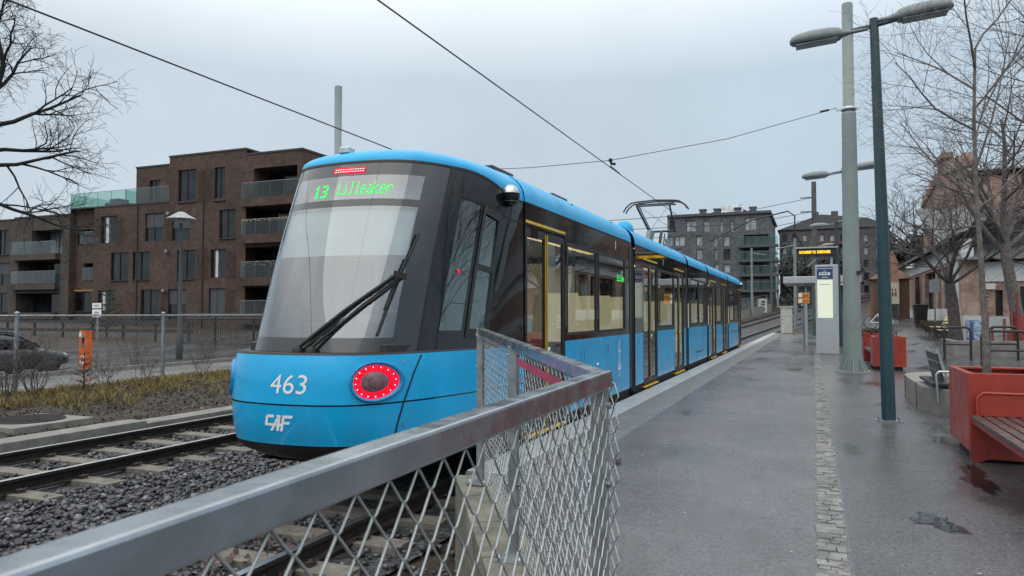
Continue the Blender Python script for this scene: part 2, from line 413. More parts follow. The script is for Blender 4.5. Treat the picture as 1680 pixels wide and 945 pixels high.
def stones(n_target, regions, size, name, mat_, zbase):
    base = np.array([[1,0,0],[-1,0,0],[0,1,0],[0,-1,0],[0,0,1],[0,0,-1]], float)
    tri = np.array([[0,2,4],[2,1,4],[1,3,4],[3,0,4],[2,0,5],[1,2,5],[3,1,5],[0,3,5]])
    A = np.array([(b-a)*(d-c_)*q for a, b, c_, d, q in regions]); A = A/A.sum()
    P = []
    for (a, b, c_, d, q), f in zip(regions, A):
        k = int(n_target*f); P.append(np.column_stack([RNG.uniform(a, b, k), RNG.uniform(c_, d, k)]))
    P = np.vstack(P); n = len(P)
    V = base[None]*RNG.uniform(.55, 1.25, (n, 6, 1))+RNG.normal(0, .22, (n, 6, 3))
    q = RNG.normal(size=(n, 4)); q /= np.linalg.norm(q, axis=1)[:, None]; w_, x, y, z = q.T
    Rm = np.stack([1-2*(y*y+z*z),2*(x*y-z*w_),2*(x*z+y*w_),2*(x*y+z*w_),1-2*(x*x+z*z),2*(y*z-x*w_),2*(x*z-y*w_),2*(y*z+x*w_),1-2*(x*x+y*y)], 1).reshape(n, 3, 3)
    sz = RNG.uniform(.55, 1.35, n)*size*(1+np.maximum(0, P[:, 1]-14)*.02)
    V = np.einsum('nij,nkj->nki', Rm, V)*sz[:, None, None]
    V[:, :, 2] *= .75
    V[:, :, 0] += P[:, 0, None]; V[:, :, 1] += P[:, 1, None]
    V[:, :, 2] += (np.array([zbase(a, b) for a, b in P])+RNG.uniform(-.01, .03, n))[:, None]
    F = (tri[None]+(np.arange(n)*6)[:, None, None]).reshape(-1, 3)
    tone = np.clip(np.repeat(RNG.beta(1.6, 2.6, n), 8)+RNG.normal(0, .05, n*8), 0, 1)
    o = np_object(name, V.reshape(-1, 3), F, mat_, tone); o.rotation_euler.z = ANG
    return stuff(o)
M['stone'] = toned('ballast_stone', [(0, (.022,.022,.026)), (.45, (.085,.085,.092)), (.8, (.20,.20,.21)), (1, (.34,.33,.32))], .36)
zb_ = lambda a, b: -.525
stones(14000, [(-7.95,-5.5,-.5,8.5,1.6),(-7.95,-5.5,8.5,16,.8),(-9.7,-8.35,-1,16,1),(-10.6,-9.95,0,18,.7),(-5.1,-3.9,-1,6.5,1.1),(-3.6,-2.6,1.5,6,.7)], .040, 'ballast_stones', M['stone'], zb_)
# rough earth and stone crumbs on the bank
M['crumb'] = toned('bank_crumb', [(0, (.02,.015,.011)), (.5, (.050,.040,.030)), (.85, (.115,.10,.08)), (1, (.26,.24,.21))], .8)
stones(9000, [(-15.4,-11.2,-1,26,1)], .024, 'bank_rubble', M['crumb'], lambda a, b: gleft(a, b)-.005)

# dead leaves drifted against the platform end
def leaves(n, region, name, zf, mat_, sizes=(.025,.05)):
    a, b, c_, d = region
    P = np.column_stack([RNG.uniform(a, b, n), RNG.uniform(c_, d, n)])
    base = np.array([[-1,0,0],[-.2,-.55,.12],[1,0,.05],[-.2,.55,.12]], float)
    th = RNG.uniform(0, 6.28, n); tilt = RNG.normal(0, .5, (n, 2))
    s_ = RNG.uniform(*sizes, n)
    V = base[None]*s_[:, None, None]; V = V+RNG.normal(0, .006, (n, 4, 3))
    V[:, :, 2] += V[:, :, 0]*tilt[:, :1]+V[:, :, 1]*tilt[:, 1:]
    x = V[:, :, 0]*np.cos(th)[:, None]-V[:, :, 1]*np.sin(th)[:, None]; y = V[:, :, 0]*np.sin(th)[:, None]+V[:, :, 1]*np.cos(th)[:, None]
    V[:, :, 0] = x+P[:, 0, None]; V[:, :, 1] = y+P[:, 1, None]; V[:, :, 2] += np.array([zf(p, q) for p, q in P])[:, None]+RNG.uniform(.01, .05, n)[:, None]
    F = (np.array([[0,1,2,3]])[None]+(np.arange(n)*4)[:, None, None]).reshape(-1, 4)
    o = np_object(name, V.reshape(-1, 3), F, mat_, RNG.uniform(0, 1, n)); o.rotation_euler.z = ANG; return stuff(o)
M['leaf'] = toned('dead_leaf', [(0, (.018,.010,.009)), (.45, (.055,.022,.018)), (.8, (.10,.04,.028)), (1, (.16,.09,.05))], .5)
leaves(6500, (-3.75,-.64,-.2,4.6), 'fallen_leaves', lambda p, q: -.50, M['leaf'])
leaves(2200, (-15.6,-11.4,-1,24), 'bank_leaves', lambda p, q: gleft(p, q)-.01, M['leaf'], (.02,.05))
leaves(500, (-5.2,-3.8,.5,5.5), 'fallen_leaves', lambda p, q: -.50, M['leaf'])

# concrete channel beam beside the far track (drawn as one long kerb)
g = MB()
for i in range(16):
    s0 = -3+i*2.5
    g.box(-11.1+random.uniform(-.015,.015), -10.66, s0, s0+2.485, -.6, -.375+random.uniform(-.02,.015)+(.03 if i % 5 == 4 else 0))
tag(g.build('trackside_kerb', M['conc'], frame=True, bevel=.012), 'long low concrete kerb of butted slabs beside the far track', 'kerb')

# ------------------------------------------------------------------ tracks
RP = [(-.035,0),(.035,0),(.036,-.035),(.012,-.05),(.010,-.13),(.06,-.15),(.06,-.165),(-.06,-.165),(-.06,-.15),(-.010,-.13),(-.012,-.05),(-.036,-.035)]
def rail(L0, parent, smin, smax, name='rail'):
    g = MB(); S = [smin]+[float(x) for x in np.arange(max(smin+2, 0), 46, 6)]+[float(x) for x in np.arange(46, smax, 4)]
    rings = [[(L0+curve(s)+p[0], s, -.33+zt(s)+p[1]) for p in RP] for s in S]
    n = len(RP)
    g.loft(rings, 0, smooth=False)
    for i in range(len(S)-1): g.m[i*n] = 1
    return g.build(name, [M['rail_side'], M['rail_top']], parent)
def track(label, La, Lb, e0, e1, smin, sl0, sl1):
    tr = thing('railway_track', label, 'railway track', (0,0,0), ANG)
    rail(La, tr, smin, 140); rail(Lb, tr, smin, 140)
    s = sl0; k = 0; proto = None
    while s < sl1 and k < 98:
        if proto is None:
            g = MB(); g.box(e0, e1, -.125, .125, -.62, -.478)
            for L in (La, Lb):
                for q in (-1, 1):
                    g.box(L+q*.055, L+q*.13, -.045, .045, -.478, -.462, 1)
                    g.tube([(L+q*.05,-.05,-.462),(L+q*.12,-.055,-.435),(L+q*.15,0,-.44),(L+q*.12,.055,-.435),(L+q*.05,.05,-.462)], .011, 5, 1)
                    g.lathe([(.018,-.47),(.018,-.43),(.0,-.425)], (L+q*.10,0,0), 6, 1)
            o = proto = g.build('sleeper', [M['sleeper'], M['clip']], tr, bevel=.012)
        else:
            o = proto.copy(); COL.objects.link(o); o.parent = tr
        o.location = (0, s, random.uniform(-.006, .006)); s += .76; k += 1
    return tr
track('empty far railway track on concrete sleepers left of the tram', -8.27, -9.88, -10.5, -7.62, -6, -2, 60)
track('railway track under the blue tram along the platform edge', -3.78, -5.22, -5.75, -3.30, -6, -2, 7.5)

# ------------------------------------------------------------------ platform and plaza
def Lmin(s): return float(np.interp(s, [2.25, 6.4], [-.61, -3.09])) if s < 6.4 else -3.09
def wet_asphalt(name, lo, hi, wet, tint, gz):
    m, t, p, _ = nt(name)
    tc = t.nodes.new('ShaderNodeTexCoord'); v = tc.outputs['Object']
    gr = math_(t, 'ADD', math_(t, 'MULTIPLY', noise(t, 110, 3, .8, vec=v), .45), math_(t, 'MULTIPLY', noise(t, 34, 5, .85, vec=v), .55)); md = noise(t, 9, 5, .65, vec=v); big = noise(t, .55, 8, .72, vec=v)
    c = ramp(t, gr, [(.41, lo), (.5, tuple((a+b)/2 for a, b in zip(lo, hi))), (.60, hi)])
    c = mixc(t, 1.0, c, ramp(t, md, [(.3, .82), (.7, 1.1)]), 'MULTIPLY')
    c = mixc(t, 1.0, c, ramp(t, big, [(.35, .66), (.65, 1.18)]), 'MULTIPLY')
    c = mixc(t, math_(t, 'MULTIPLY', ramp(t, noise(t, 42, 2, .5, vec=v), [(.70, 0), (.73, 1)]), .55), c, (.42,.41,.39))
    vo = t.nodes.new('ShaderNodeTexVoronoi'); vo.feature = 'DISTANCE_TO_EDGE'; vo.inputs['Scale'].default_value = .42
    wv = t.nodes.new('ShaderNodeVectorMath'); wv.operation = 'MULTIPLY_ADD'; nz = t.nodes.new('ShaderNodeTexNoise'); nz.inputs['Scale'].default_value = 1.6; nz.inputs['Detail'].default_value = 6; t.links.new(v, nz.inputs['Vector'])
    t.links.new(nz.outputs['Color'], wv.inputs[0]); wv.inputs[1].default_value = (1.1,1.1,1.1); t.links.new(v, wv.inputs[2]); t.links.new(wv.outputs[0], vo.inputs['Vector'])
    crk = math_(t, 'MULTIPLY', ramp(t, vo.outputs['Distance'], [(.0, 1), (.006, 0)]), ramp(t, noise(t, .7, 3, .6, vec=v), [(.5, 0), (.6, .7)]))
    c = mixc(t, crk, c, (.012,.012,.013))
    mp = t.nodes.new('ShaderNodeMapping'); mp.inputs['Scale'].default_value = (1, .35, 1); t.links.new(v, mp.inputs['Vector'])
    film = noise(t, .9, 6, .62, vec=mp.outputs[0])
    pud = ramp(t, film, [(wet, 0), (wet+.09, 1)])
    c = mixc(t, math_(t, 'MULTIPLY', pud, .35), c, tint)
    t.links.new(c, p.inputs['Base Color'])
    r = math_(t, 'ADD', math_(t, 'MULTIPLY', math_(t, 'SUBTRACT', 1.0, pud), ramp(t, noise(t, .45, 4, .6, vec=mp.outputs[0]), [(.35, .25), (.65, .085)])), math_(t, 'MULTIPLY', md, .12))
    r = math_(t, 'ADD', r, .035); t.links.new(r, p.inputs['Roughness'])
    b = bump(t, p, math_(t, 'MULTIPLY', gr, math_(t, 'SUBTRACT', 1.05, pud)), .38, .006)
    return m
M['asphalt'] = wet_asphalt('wet_asphalt', (.036,.036,.039), (.200,.196,.208), .60, (.05,.05,.055), 0)
M['asphalt_wet'] = wet_asphalt('wetter_asphalt', (.028,.029,.032), (.155,.154,.164), .535, (.04,.042,.047), 0)
us = [0,.012,.03,.06,.1]
g = MB(); Srow = [-8,-3,0,1,2.25,2.8,3.5,4.2,5,5.7,6.4]+[float(x) for x in np.arange(7.5, 63, 1.5)]
def pf(u, s):
    a = Lmin(s); L = a+(-.02-a)*u; return (L, s, gplaza(L, s))
g.grid(pf, [0,.25,.5,.75,1], Srow)
for i in range(len(Srow)-1):                       # the wall below the platform edge
    a, b = Srow[i], Srow[i+1]
    g.add([(Lmin(a),a,0),(Lmin(b),b,0),(Lmin(b),b,-.75),(Lmin(a),a,-.75)], [[0,1,2,3]], 1)
g.add([(-3.09,Srow[-1],0),(20,Srow[-1],0),(20,Srow[-1],-.8),(-3.09,Srow[-1],-.8)], [[0,1,2,3]], 1)
struct(g.build('platform', [M['asphalt'], M['conc_moss']], frame=True))
g = MB(); Lr = [.2,1.2,1.8,2.2,2.7,3.2,3.7,4.2,5,6,8,10,14,20,30,45,60]; Sr = [-12,-6,0,5,10,15,18,20,22,23,24,25,26,28,30,33,36,40,44,48,52,58,66,80]
g.grid(lambda L, s: (L, s, gplaza(L, s)), Lr, Sr)
struct(g.build('plaza', M['asphalt_wet'], frame=True))
# granite sett strip between them: every sett slightly different
msett = mat('granite_sett', (.225,.225,.218), .6, var=.4, vs=5, bs=70, bstr=.6, dirt=.55, rvar=.2)
mj = mat('sett_joint', (.125,.122,.118), .8, var=.35, vs=30)
g = MB(); g.box(-.035,.02,-6,62,-.05,-.0005,2); g.box(.165,.215,-6,62,-.05,-.0005,2); g.box(.02,.165,-6,62,-.05,-.003,1)
s = -2.0
while s < 34:
    row = random.uniform(.055,.12); x = .0+random.uniform(-.012,.012)
    while x < .165:
        w1 = random.uniform(.055,.15); b = min(x+w1, .185+random.uniform(-.012,.012)); k = .007
        if b-x > .03 and random.random() > .05:
            q = lambda: random.uniform(-k, k)
            g.prism([(x+q(), s+q()),(b-.007+q(), s+q()),(b-.007+q(), s+row-.008+q()),(x+q(), s+row-.008+q())], -.04, random.uniform(-.001,.008), 0)
        x = b
    s += row
struct(g.build('sett_strip', [msett, mj, M['asphalt']], frame=True, fix=False))
# platform kerb, ribbed warning strip
g = MB(); s = 6.45; 
while s < 61.9:
    g.box(-3.10,-2.72, s, min(s+.992, 61.99), -.25, .006+random.uniform(-.001,.001)); s += 1.0
struct(g.build('platform_kerb', M['kerb'], frame=True, bevel=.008))
mtac = mat('tactile_paving', (.19,.195,.195), .4, var=.18, vs=5, rvar=.15, dirt=.3)
g = MB(); g.box(-2.715,-2.18,6.0,62,-.05,.002)
for k in range(7): g.box(-2.68+k*.072,-2.645+k*.072,6.0,62,.0021,.0075)
struct(g.build('ribbed_paving_strip', mtac, frame=True))
g = MB()
for a, b, c_, d in ((-1.2,-.75,24,27.5),(-1.5,-.4,31,31.8),(-2.0,-1.5,21.0,21.6)): g.box(a,b,c_,d,-.02,.004)
mdk = mat('dark_inlay_paving', (.045,.046,.05), .4, var=.25, vs=20)
struct(g.build('paving_inlay', mdk, frame=True))
# footpath and street left of the line fence
mpath = wet_asphalt('pale_footpath', (.17,.17,.165), (.30,.30,.29), .72, (.12,.12,.12), 0)
g = MB(); g.grid(lambda L, s: (L, s, float(np.interp(L, [-20.28,-16.5], [-.285,-.255]))+zt(s)), [-20.28,-18.4,-16.5], [float(x) for x in range(-8, 46, 3)])
struct(g.build('footpath', mpath, frame=True))
g = MB(); g.grid(lambda L, s: (L, s, gleft(L, s)+.012), [-34,-30,-26,-22,-20.46], [float(x) for x in range(-8, 40, 2)])
mstreet = wet_asphalt('street_asphalt', (.05,.05,.052), (.13,.13,.13), .62, (.06,.06,.06), 0)
struct(g.build('street', mstreet, frame=True))
g = MB(); s = -8
while s < 38: g.box(-20.46,-20.28,s,s+.99,-.6,-.16); s += 1.0
struct(g.build('street_kerb', M['conc'], frame=True))

# standing water: thin sheets with ragged rims
mpu, tpu, ppu, opu = nt('puddle_water'); tpu.nodes.remove(ppu)
trn = tpu.nodes.new('ShaderNodeBsdfTransparent'); gls = tpu.nodes.new('ShaderNodeBsdfGlossy'); mxs = tpu.nodes.new('ShaderNodeMixShader')
tpu.links.new(ramp(tpu, noise(tpu, 4), [(.2, (.6,.6,.62)), (.8, (.72,.72,.74))]), trn.inputs[0]); gls.inputs['Roughness'].default_value = .01
fre = tpu.nodes.new('ShaderNodeFresnel'); fre.inputs['IOR'].default_value = 1.6
bmp = tpu.nodes.new('ShaderNodeBump'); bmp.inputs['Strength'].default_value = .05; bmp.inputs['Distance'].default_value = .01
tpu.links.new(noise(tpu, 6, 2), bmp.inputs['Height']); tpu.links.new(bmp.outputs[0], gls.inputs['Normal'])
atp = tpu.nodes.new('ShaderNodeAttribute'); atp.attribute_name = 'depth'
white = mixc(tpu, atp.outputs['Fac'], (1,1,1), trn.inputs[0].links[0].from_socket); tpu.links.new(white, trn.inputs[0])
tpu.links.new(math_(tpu, 'MULTIPLY', fre.outputs[0], atp.outputs['Fac']), mxs.inputs[0]); tpu.links.new(trn.outputs[0], mxs.inputs[1]); tpu.links.new(gls.outputs[0], mxs.inputs[2]); tpu.links.new(mxs.outputs[0], opu.inputs[0])
rndp = random.Random(12)
for (L0, s0, a, b) in ((.80,6.15,.13,.24),(1.36,7.9,.13,.50),(1.70,6.5,.13,.22)):
    ph = [rndp.uniform(0,6.28) for _ in range(7)]; P = []
    for k in range(72):
        t_ = k*2*PI/72; q = 1+.30*math.sin(2*t_+ph[0])+.20*math.sin(3*t_+ph[1])+.14*math.sin(5*t_+ph[2])+.09*math.sin(9*t_+ph[3])+.06*math.sin(15*t_+ph[4])+.05*math.sin(23*t_+ph[5])
        P.append((a*q*math.cos(t_), b*q*math.sin(t_), 0))
    g = MB(); nP = len(P); g.add([(x*k, y*k, 0) for k in (1.12, 1.0, .86, .5, .02) for x, y, _ in P], [[i*nP+j, i*nP+(j+1)%nP, (i+1)*nP+(j+1)%nP, (i+1)*nP+j] for i in range(4) for j in range(nP)])
    o = g.build('puddle', mpu, None, fix=False); o.data.attributes.new('depth', 'FLOAT', 'POINT').data.foreach_set('value', [d for d in (0, .35, 1, 1, 1) for _ in P]); o.location = fr(L0, s0, .0045); o.rotation_euler.z = ANG; struct(o)
# ------------------------------------------------------------------ tram (local: x right towards platform, y backwards from nose along track, z over rail head)
HP = [(0,0),(.012,.2),(.045,.4),(.10,.55),(.19,.69),(.30,.78),(.42,.85),(.58,.92),(.8,1.0),(1.1,1.08),(1.5,1.16),(2.0,1.23),(2.6,1.28),(3.3,1.30)]
def catmull(P, n=24):
    P = [np.array(p, float) for p in P]; Q = [2*P[0]-P[1]]+P+[2*P[-1]-P[-2]]; out = []
    Q[0] = np.array([P[1][0], -P[1][1]])
    for i in range(1, len(Q)-2):
        for k in range(n):
            u = k/n; a, b, c_, d = Q[i-1:i+3]
            out.append(.5*((2*b)+(c_-a)*u+(2*a-5*b+4*c_-d)*u*u+(3*b-a-3*c_+d)*u**3))
    out.append(P[-1]); return np.array(out)
OUT = catmull(HP); OT = np.maximum.accumulate(OUT[:, 0]); OW = np.maximum.accumulate(OUT[:, 1])
def t_of_w(w): return float(np.interp(w, OW, OT))
def w_of_t(t): return float(np.interp(t, OT, OW))
def fade(t): return 1-sm(.9, 3.1, t)
def blow(z): return float(np.interp(z, [.40,.46,.55,.645,.8,1.0,1.3,1.46], [.55,.36,.15,.065,.02,0,.015,.06]))
def zb(t): return 3.40-.23*sm(.75, 2.35, t)
def bup(v): return .30+.58*v+.14*v*v
ZL = 1.47
def pt_low(w, t, z, sgn=1): return Vector((sgn*w*(1-.05*max(0, .6-z)/.2*fade(t)), t+blow(z)*fade(t), z))
def pt_up(w, t, v, sgn=1): return Vector((sgn*w, t+bup(v)*fade(t), ZL+(zb(t)-ZL)*v))
def pt_cap(w, t, p, sgn=1):
    a = p*PI/2; ca = max(0, math.cos(a))**.75; sa = math.sin(a)**.8; f = fade(t)
    y = t+bup(1)*f+1.55*(1-math.cos(a))*f*(1 if t < 3 else 0)
    return Vector((sgn*w*ca, y, zb(t)+(3.68-zb(t))*sa))
def low_w(x, z, e=0):      # by lateral position (nose face)
    w = abs(x); f = lambda x_, z_: pt_low(abs(x_), t_of_w(abs(x_)), z_, 1 if x_ >= 0 else -1)
    p = f(x, z); du = f(x+.004, z)-f(x-.004, z); dv = f(x, z+.004)-f(x, z-.004)
    n = du.cross(dv).normalized(); return p+n*e
def up_w(x, v, e=0):
    f = lambda x_, v_: pt_up(abs(x_), t_of_w(abs(x_)), v_, 1 if x_ >= 0 else -1)
    p = f(x, v); du = f(x+.004, v)-f(x-.004, v); dv = f(x, v+.004)-f(x, v-.004)
    n = du.cross(dv).normalized(); return p+n*e
def up_t(t, v, e=0, sgn=1):
    f = lambda t_, v_: pt_up(w_of_t(t_), t_, v_, sgn)
    p = f(t, v); du = f(t+.01, v)-f(t-.01, v); dv = f(t, v+.004)-f(t, v-.004)
    n = du.cross(dv).normalized()*sgn; return p+n*e
def low_t(t, z, e=0, sgn=1):
    f = lambda t_, z_: pt_low(w_of_t(t_), t_, z_, sgn)
    p = f(t, z); du = f(t+.01, z)-f(t-.01, z); dv = f(t, z+.004)-f(t, z-.004)
    n = du.cross(dv).normalized()*sgn; return p+n*e
def lin(a, b, n): return [a+(b-a)*i/n for i in range(n+1)]

RZ = -.33
tram_o = fr(-4.495, 5.40, RZ)
tram = thing('tram', 'long blue and black articulated tram standing at the platform with red tail lights lit', 'tram', tram_o, ANG)

WCUT = .93; TCUT = t_of_w(.93)+.004
fw = lin(0, .6, 10)+[.65,.70,.75,.80,.85,.89,.93]
TS = [t_of_w(x) for x in fw]+[.66,.75,.84,.95,1.08,1.2,1.28,1.45,1.62,1.72,1.9,2.1,2.35,2.6,2.85,3.08,3.3]
TS = sorted(set(round(x, 4) for x in TS))
def cols():     # signed columns from left rear around the nose to right rear
    return [(-1, t) for t in TS[:0:-1]]+[(1, t) for t in TS]
CC = cols(); SWv = lambda s, t: (w_of_t(t), t)
def nose_strip(fn, rows, keep, m, g):
    P = [[fn(w_of_t(t), t, r, s) for r in rows] for s, t in CC]; nr = len(rows)
    vs = [p for c_ in P for p in c_]; fs = []
    for i in range(len(CC)-1):
        tm = (CC[i][1]+CC[i+1][1])/2; sg = CC[i][0] if CC[i][0] == CC[i+1][0] else 1
        for j in range(nr-1):
            if keep(sg, tm, (rows[j]+rows[j+1])/2): fs.append([i*nr+j, (i+1)*nr+j, (i+1)*nr+j+1, i*nr+j+1])
    g.add(vs, fs, m, True); return g

def nose_parts(parent, Mx=None):
    """front (or, turned round, rear) cab module; returns the parts made"""
    made = []
    def fin(g, name, mats, **k):
        if Mx is not None: g.xf(Mx)
        o = g.build(name, mats, parent, **k); made.append(o); return o
    g = MB(); nose_strip(pt_low, [.645,.70,.80,.90,1.005], lambda s, t, z: t < 2.95, 0, g)
    fin(g, 'lower_bumper', M['blue'], weld=True)
    g = MB(); nose_strip(pt_low, [1.02,1.1,1.2,1.3,1.4,1.455], lambda s, t, z: t < 2.95, 0, g)
    fin(g, 'bumper', M['blue'], weld=True)
    g = MB(); nose_strip(lambda w, t, z, s: pt_low(w-.02, t+.02, z, s), [1.0,1.025], lambda s, t, z: t < .8, 0, g)
    nose_strip(pt_low, [.40,.43,.46,.50,.55,.60,.645], lambda s, t, z: t < 2.95, 0, g)
    g.grid(lambda a, b: (a*1.15*min(1, .55+b*.3), .5+b*.9, .405), lin(-1, 1, 8), lin(0, 3, 4), 0)
    fin(g, 'skirt', M['black'])
    # dark ledge under the windscreen
    g = MB()
    def ledge(w, t, r, s):
        a = pt_low(w, t, 1.455, s); b = pt_up(w, t, 0, s); a2 = Vector((a.x, a.y, 1.475))
        return a if r == 0 else (a2.lerp(b, .02) if r == 1 else b+Vector((0, .03*fade(t), -.005)))
    nose_strip(ledge, [0,1,2], lambda s, t, z: True, 0, g)
    fin(g, 'ledge', M['rim'])
    # black shell above the ledge: pillars and cab sides, left open for the windows
    vr = [0,.05,.10,.2,.35,.5,.65,.76,.80,.83,.93,1.0]
    def keep(s, t, v):
        if t < TCUT: return False
        if .84 < t < 1.2 and .10 < v < .83: return False
        if 1.28 < t < 1.72 and .10 < v < .80: return False
        return t < 2.84 or v > .76
    for sd in (-1, 1):
        g = MB(); nose_strip(pt_up, vr, lambda s, t, v: s == sd and keep(s, t, v), 0, g)
        fin(g, 'cab_shell', M['gloss'], weld=True)
    # windscreen: clear field with black printed border
    g = MB(); vs_ = [0,.03,.07,.15,.25,.35,.45,.55,.65,.745,.785,.86,.92,.96,1.0]
    clear = lambda t, v: t < t_of_w(.81) and (.07 < v < .745 or .785 < v < .92)
    nose_strip(pt_up, vs_, lambda s, t, v: t < TCUT and clear(t, v), 0, g)
    fin(g, 'windscreen', M['wind'], weld=True)
    ws = made[-1]
    g = MB(); nose_strip(pt_up, vs_, lambda s, t, v: t < TCUT and not clear(t, v), 0, g)
    if Mx is not None: g.xf(Mx)
    g.build('black_border', M['frit'], ws, weld=True)
    # seam lines beside the windscreen
    for s in (-1, 1):
        g = MB(); g.grid(lambda v, e: up_t(TCUT-.008+e*.022, v, .003, s), lin(0, 1, 16), [0, 1]); 
        g.grid(lambda z, e: low_t(.50+(z-.7)*.40+e*.02, z, .003, s), lin(.72, 1.44, 10), [0, 1])
        g.grid(lambda t, e: up_t(t, .845+e*.012, .003, s), lin(.70, 2.75, 14), [0, 1])
        fin(g, 'panel_seam', M['black'], fix=False)
        # cab side glass and framed cab window
        g = MB(); g.grid(lambda t, v: up_t(t, v, -.008, s), lin(.83, 1.21, 4), lin(.09, .84, 8))
        fin(g, 'cab_side_window', M['cabglass'])
        g = MB(); g.grid(lambda t, v: up_t(t, v, -.012, s), lin(1.27, 1.73, 3), lin(.09, .81, 8))
        fin(g, 'cab_window', M['cabglass'])
        wn = made[-1]
        g = MB()
        for a, b, c_, d in ((1.25,1.31,.06,.84),(1.69,1.76,.06,.84),(1.31,1.69,.06,.11),(1.31,1.69,.79,.84),(1.31,1.69,.455,.485)):
            g.grid(lambda t, v: up_t(t, v, .010, s), [a, (a+b)/2, b], lin(c_, d, 4))
        if Mx is not None: g.xf(Mx)
        g.build('frame', M['rim'], wn)
        # camera pod at the roof edge
        g = MB(); c0 = up_t(1.95, 1.0, .03, s)
        g.lathe([(0,-.13),(.05,-.12),(.095,-.08),(.11,0),(.095,.07),(.05,.11),(0,.12)], c0, 14)
        fin(g, 'camera_pod', M['silver'] if s > 0 else M['silver'])
        g = MB(); g.lathe([(0,-.135),(.045,-.128),(.09,-.09),(.112,-.035),(.116,.015)], c0, 14)
        if Mx is not None: g.xf(Mx)
        g.build('camera_dome', M['gloss'], made[-1])
    # blue roof cap
    g = MB(); nose_strip(pt_cap, [0,.05,.12,.2,.3,.42,.55,.7,.85,1.0], lambda s, t, z: True, 0, g)
    fin(g, 'roof_cap', M['blue_roof'], weld=True)
    g = MB(); nose_strip(lambda w, t, v, s: pt_up(w+.004, t-.004*fade(t), v, s), [.992,1.006], lambda s, t, v: True, 0, g)
    fin(g, 'roof_seam', M['black'])
    g = MB(); c0 = pt_cap(.12, t_of_w(.12), .32, -1); g.box(c0.x-.06, c0.x+.06, c0.y-.07, c0.y+.06, c0.z-.02, c0.z+.05)
    fin(g, 'roof_marker', M['silver'], bevel=.01)
    # headlamps: dish, red ring of diodes, lens
    for s in (-1, 1):
        cx, cz = .80*s, 1.215
        def ringpt(a, r, e): r *= .90; return low_w(cx+r*.86*math.cos(a)*(.90 if s else 1), cz+r*math.sin(a), e)
        A = lin(0, 2*PI, 36)
        g = MB(); g.grid(lambda a, r: ringpt(a, r, float(np.interp(r, [.165,.182,.196,.207], [.004,.02,.030,-.004]))), A, [.165,.182,.196,.207]); g.grid(lambda a, r: ringpt(a, r, .003), A, [.0,.1,.165])
        fin(g, 'headlamp', M['red_dish']); hl = made[-1]
        g = MB(); g.grid(lambda a, r: ringpt(a, r, .008), A, [.104,.135,.172])
        if Mx is not None: g.xf(Mx)
        g.build('red_ring', M['red_led'], hl)
        g = MB()
        for k in range(16):
            a = 2*PI*k/16+.1; g.grid(lambda b, q: ringpt(a, .148, .011)+Vector((math.cos(b)*q, 0, math.sin(b)*q)), lin(0, 2*PI, 6), [0, .0058])
        if Mx is not None: g.xf(Mx)
        g.build('diode_ring', M['red_led_dot'], hl, fix=False)
        g = MB(); g.grid(lambda a, r: ringpt(a, r, .007+.018*(1-(r/.102)**2)), A, [0,.03,.06,.09,.102])
        g.grid(lambda a, r: ringpt(a, r, .020+.008*(1-(r/.05)**2))+Vector((.02,0,0)), A, [0,.025,.05])
        if Mx is not None: g.xf(Mx)
        g.build('lens', mat('lamp_lens', (.20,.10,.115), .15, var=.3, vs=14, coat=.8), hl)
    for x, z in ((.93,1.38),(.93,.80),(-.93,1.38)):
        g = MB(); c0 = low_w(x, z, .004); g.lathe([(.018,-.004),(.018,.004),(.010,.005)], c0, 10, axis='y'); fin(g, 'fastener', M['silver'])
    # cab interior: rear wall, door panel, desk, seat, pale sheet for sky sheen, ceiling
    g = MB(); g.box(-1.2, 1.2, 2.55, 2.62, .5, 3.3, 0); g.box(-.30, .12, 2.50, 2.549, .55, 2.7, 1); g.box(-.55,-.50,2.52,2.549,.5,3.2,1)
    g.box(.40, 1.0, 2.50, 2.549, 1.1, 2.35, 1); g.box(-1.05,-.65,2.50,2.549,1.2,2.5,2)
    fin(g, 'cab_rear_wall', [M['cab_pale'], M['pale_grey'], M['cab_grey']])
    g = MB(); g.box(-1.05, 1.05, 1.0, 2.5, .45, .55, 0); g.prism([(-.8,.55),(.8,.55),(1.0,1.15),(.72,1.5),(-.72,1.5),(-1.0,1.15)], .55, 1.55, 0)
    g.box(-.55,.55,1.05,1.35,1.55,1.74,0); g.box(-.86,-.62,1.1,1.3,1.5,1.9,1); g.box(.1,.42,1.1,1.13,1.6,1.82,1)
    fin(g, 'driver_desk', [M['cab_dark'], M['cab_grey']], bevel=.03)
    g = MB(); g.box(-.28,.28,1.75,2.2,.95,1.08); g.box(-.26,.26,2.12,2.26,1.08,1.85); g.box(-.14,.14,2.14,2.25,1.88,2.1); g.lathe([(.06,.55),(.06,.95)], (0,2,0), 10)
    fin(g, 'driver_seat', M['cab_dark'], bevel=.04)
    g = MB(); g.grid(lambda x, v: up_w(x, v, -.04), lin(-.80, .80, 16), lin(.49, .735, 3))
    fin(g, 'sheen_sheet', M['pale_grey'])  # added pale sheet; its tone stands for sky reflection in the windscreen
    g = MB(); g.box(-1.0, 1.0, 1.95, 2.54, 2.95, 2.99); g.grid(lambda x, v: up_w(x, v, -.16), lin(-.84, .84, 16), [.765,.93])
    fin(g, 'display_housing', M['cab_grey'])
    g = MB(); g.box(.86,.90,1.5,1.55,1.75,2.05); g.tube([(.88,1.5,1.9),(.88,1.48,2.25)],.012,6)
    fin(g, 'radio_handset', M['cab_dark'])
    return made

NOSE = nose_parts(tram)

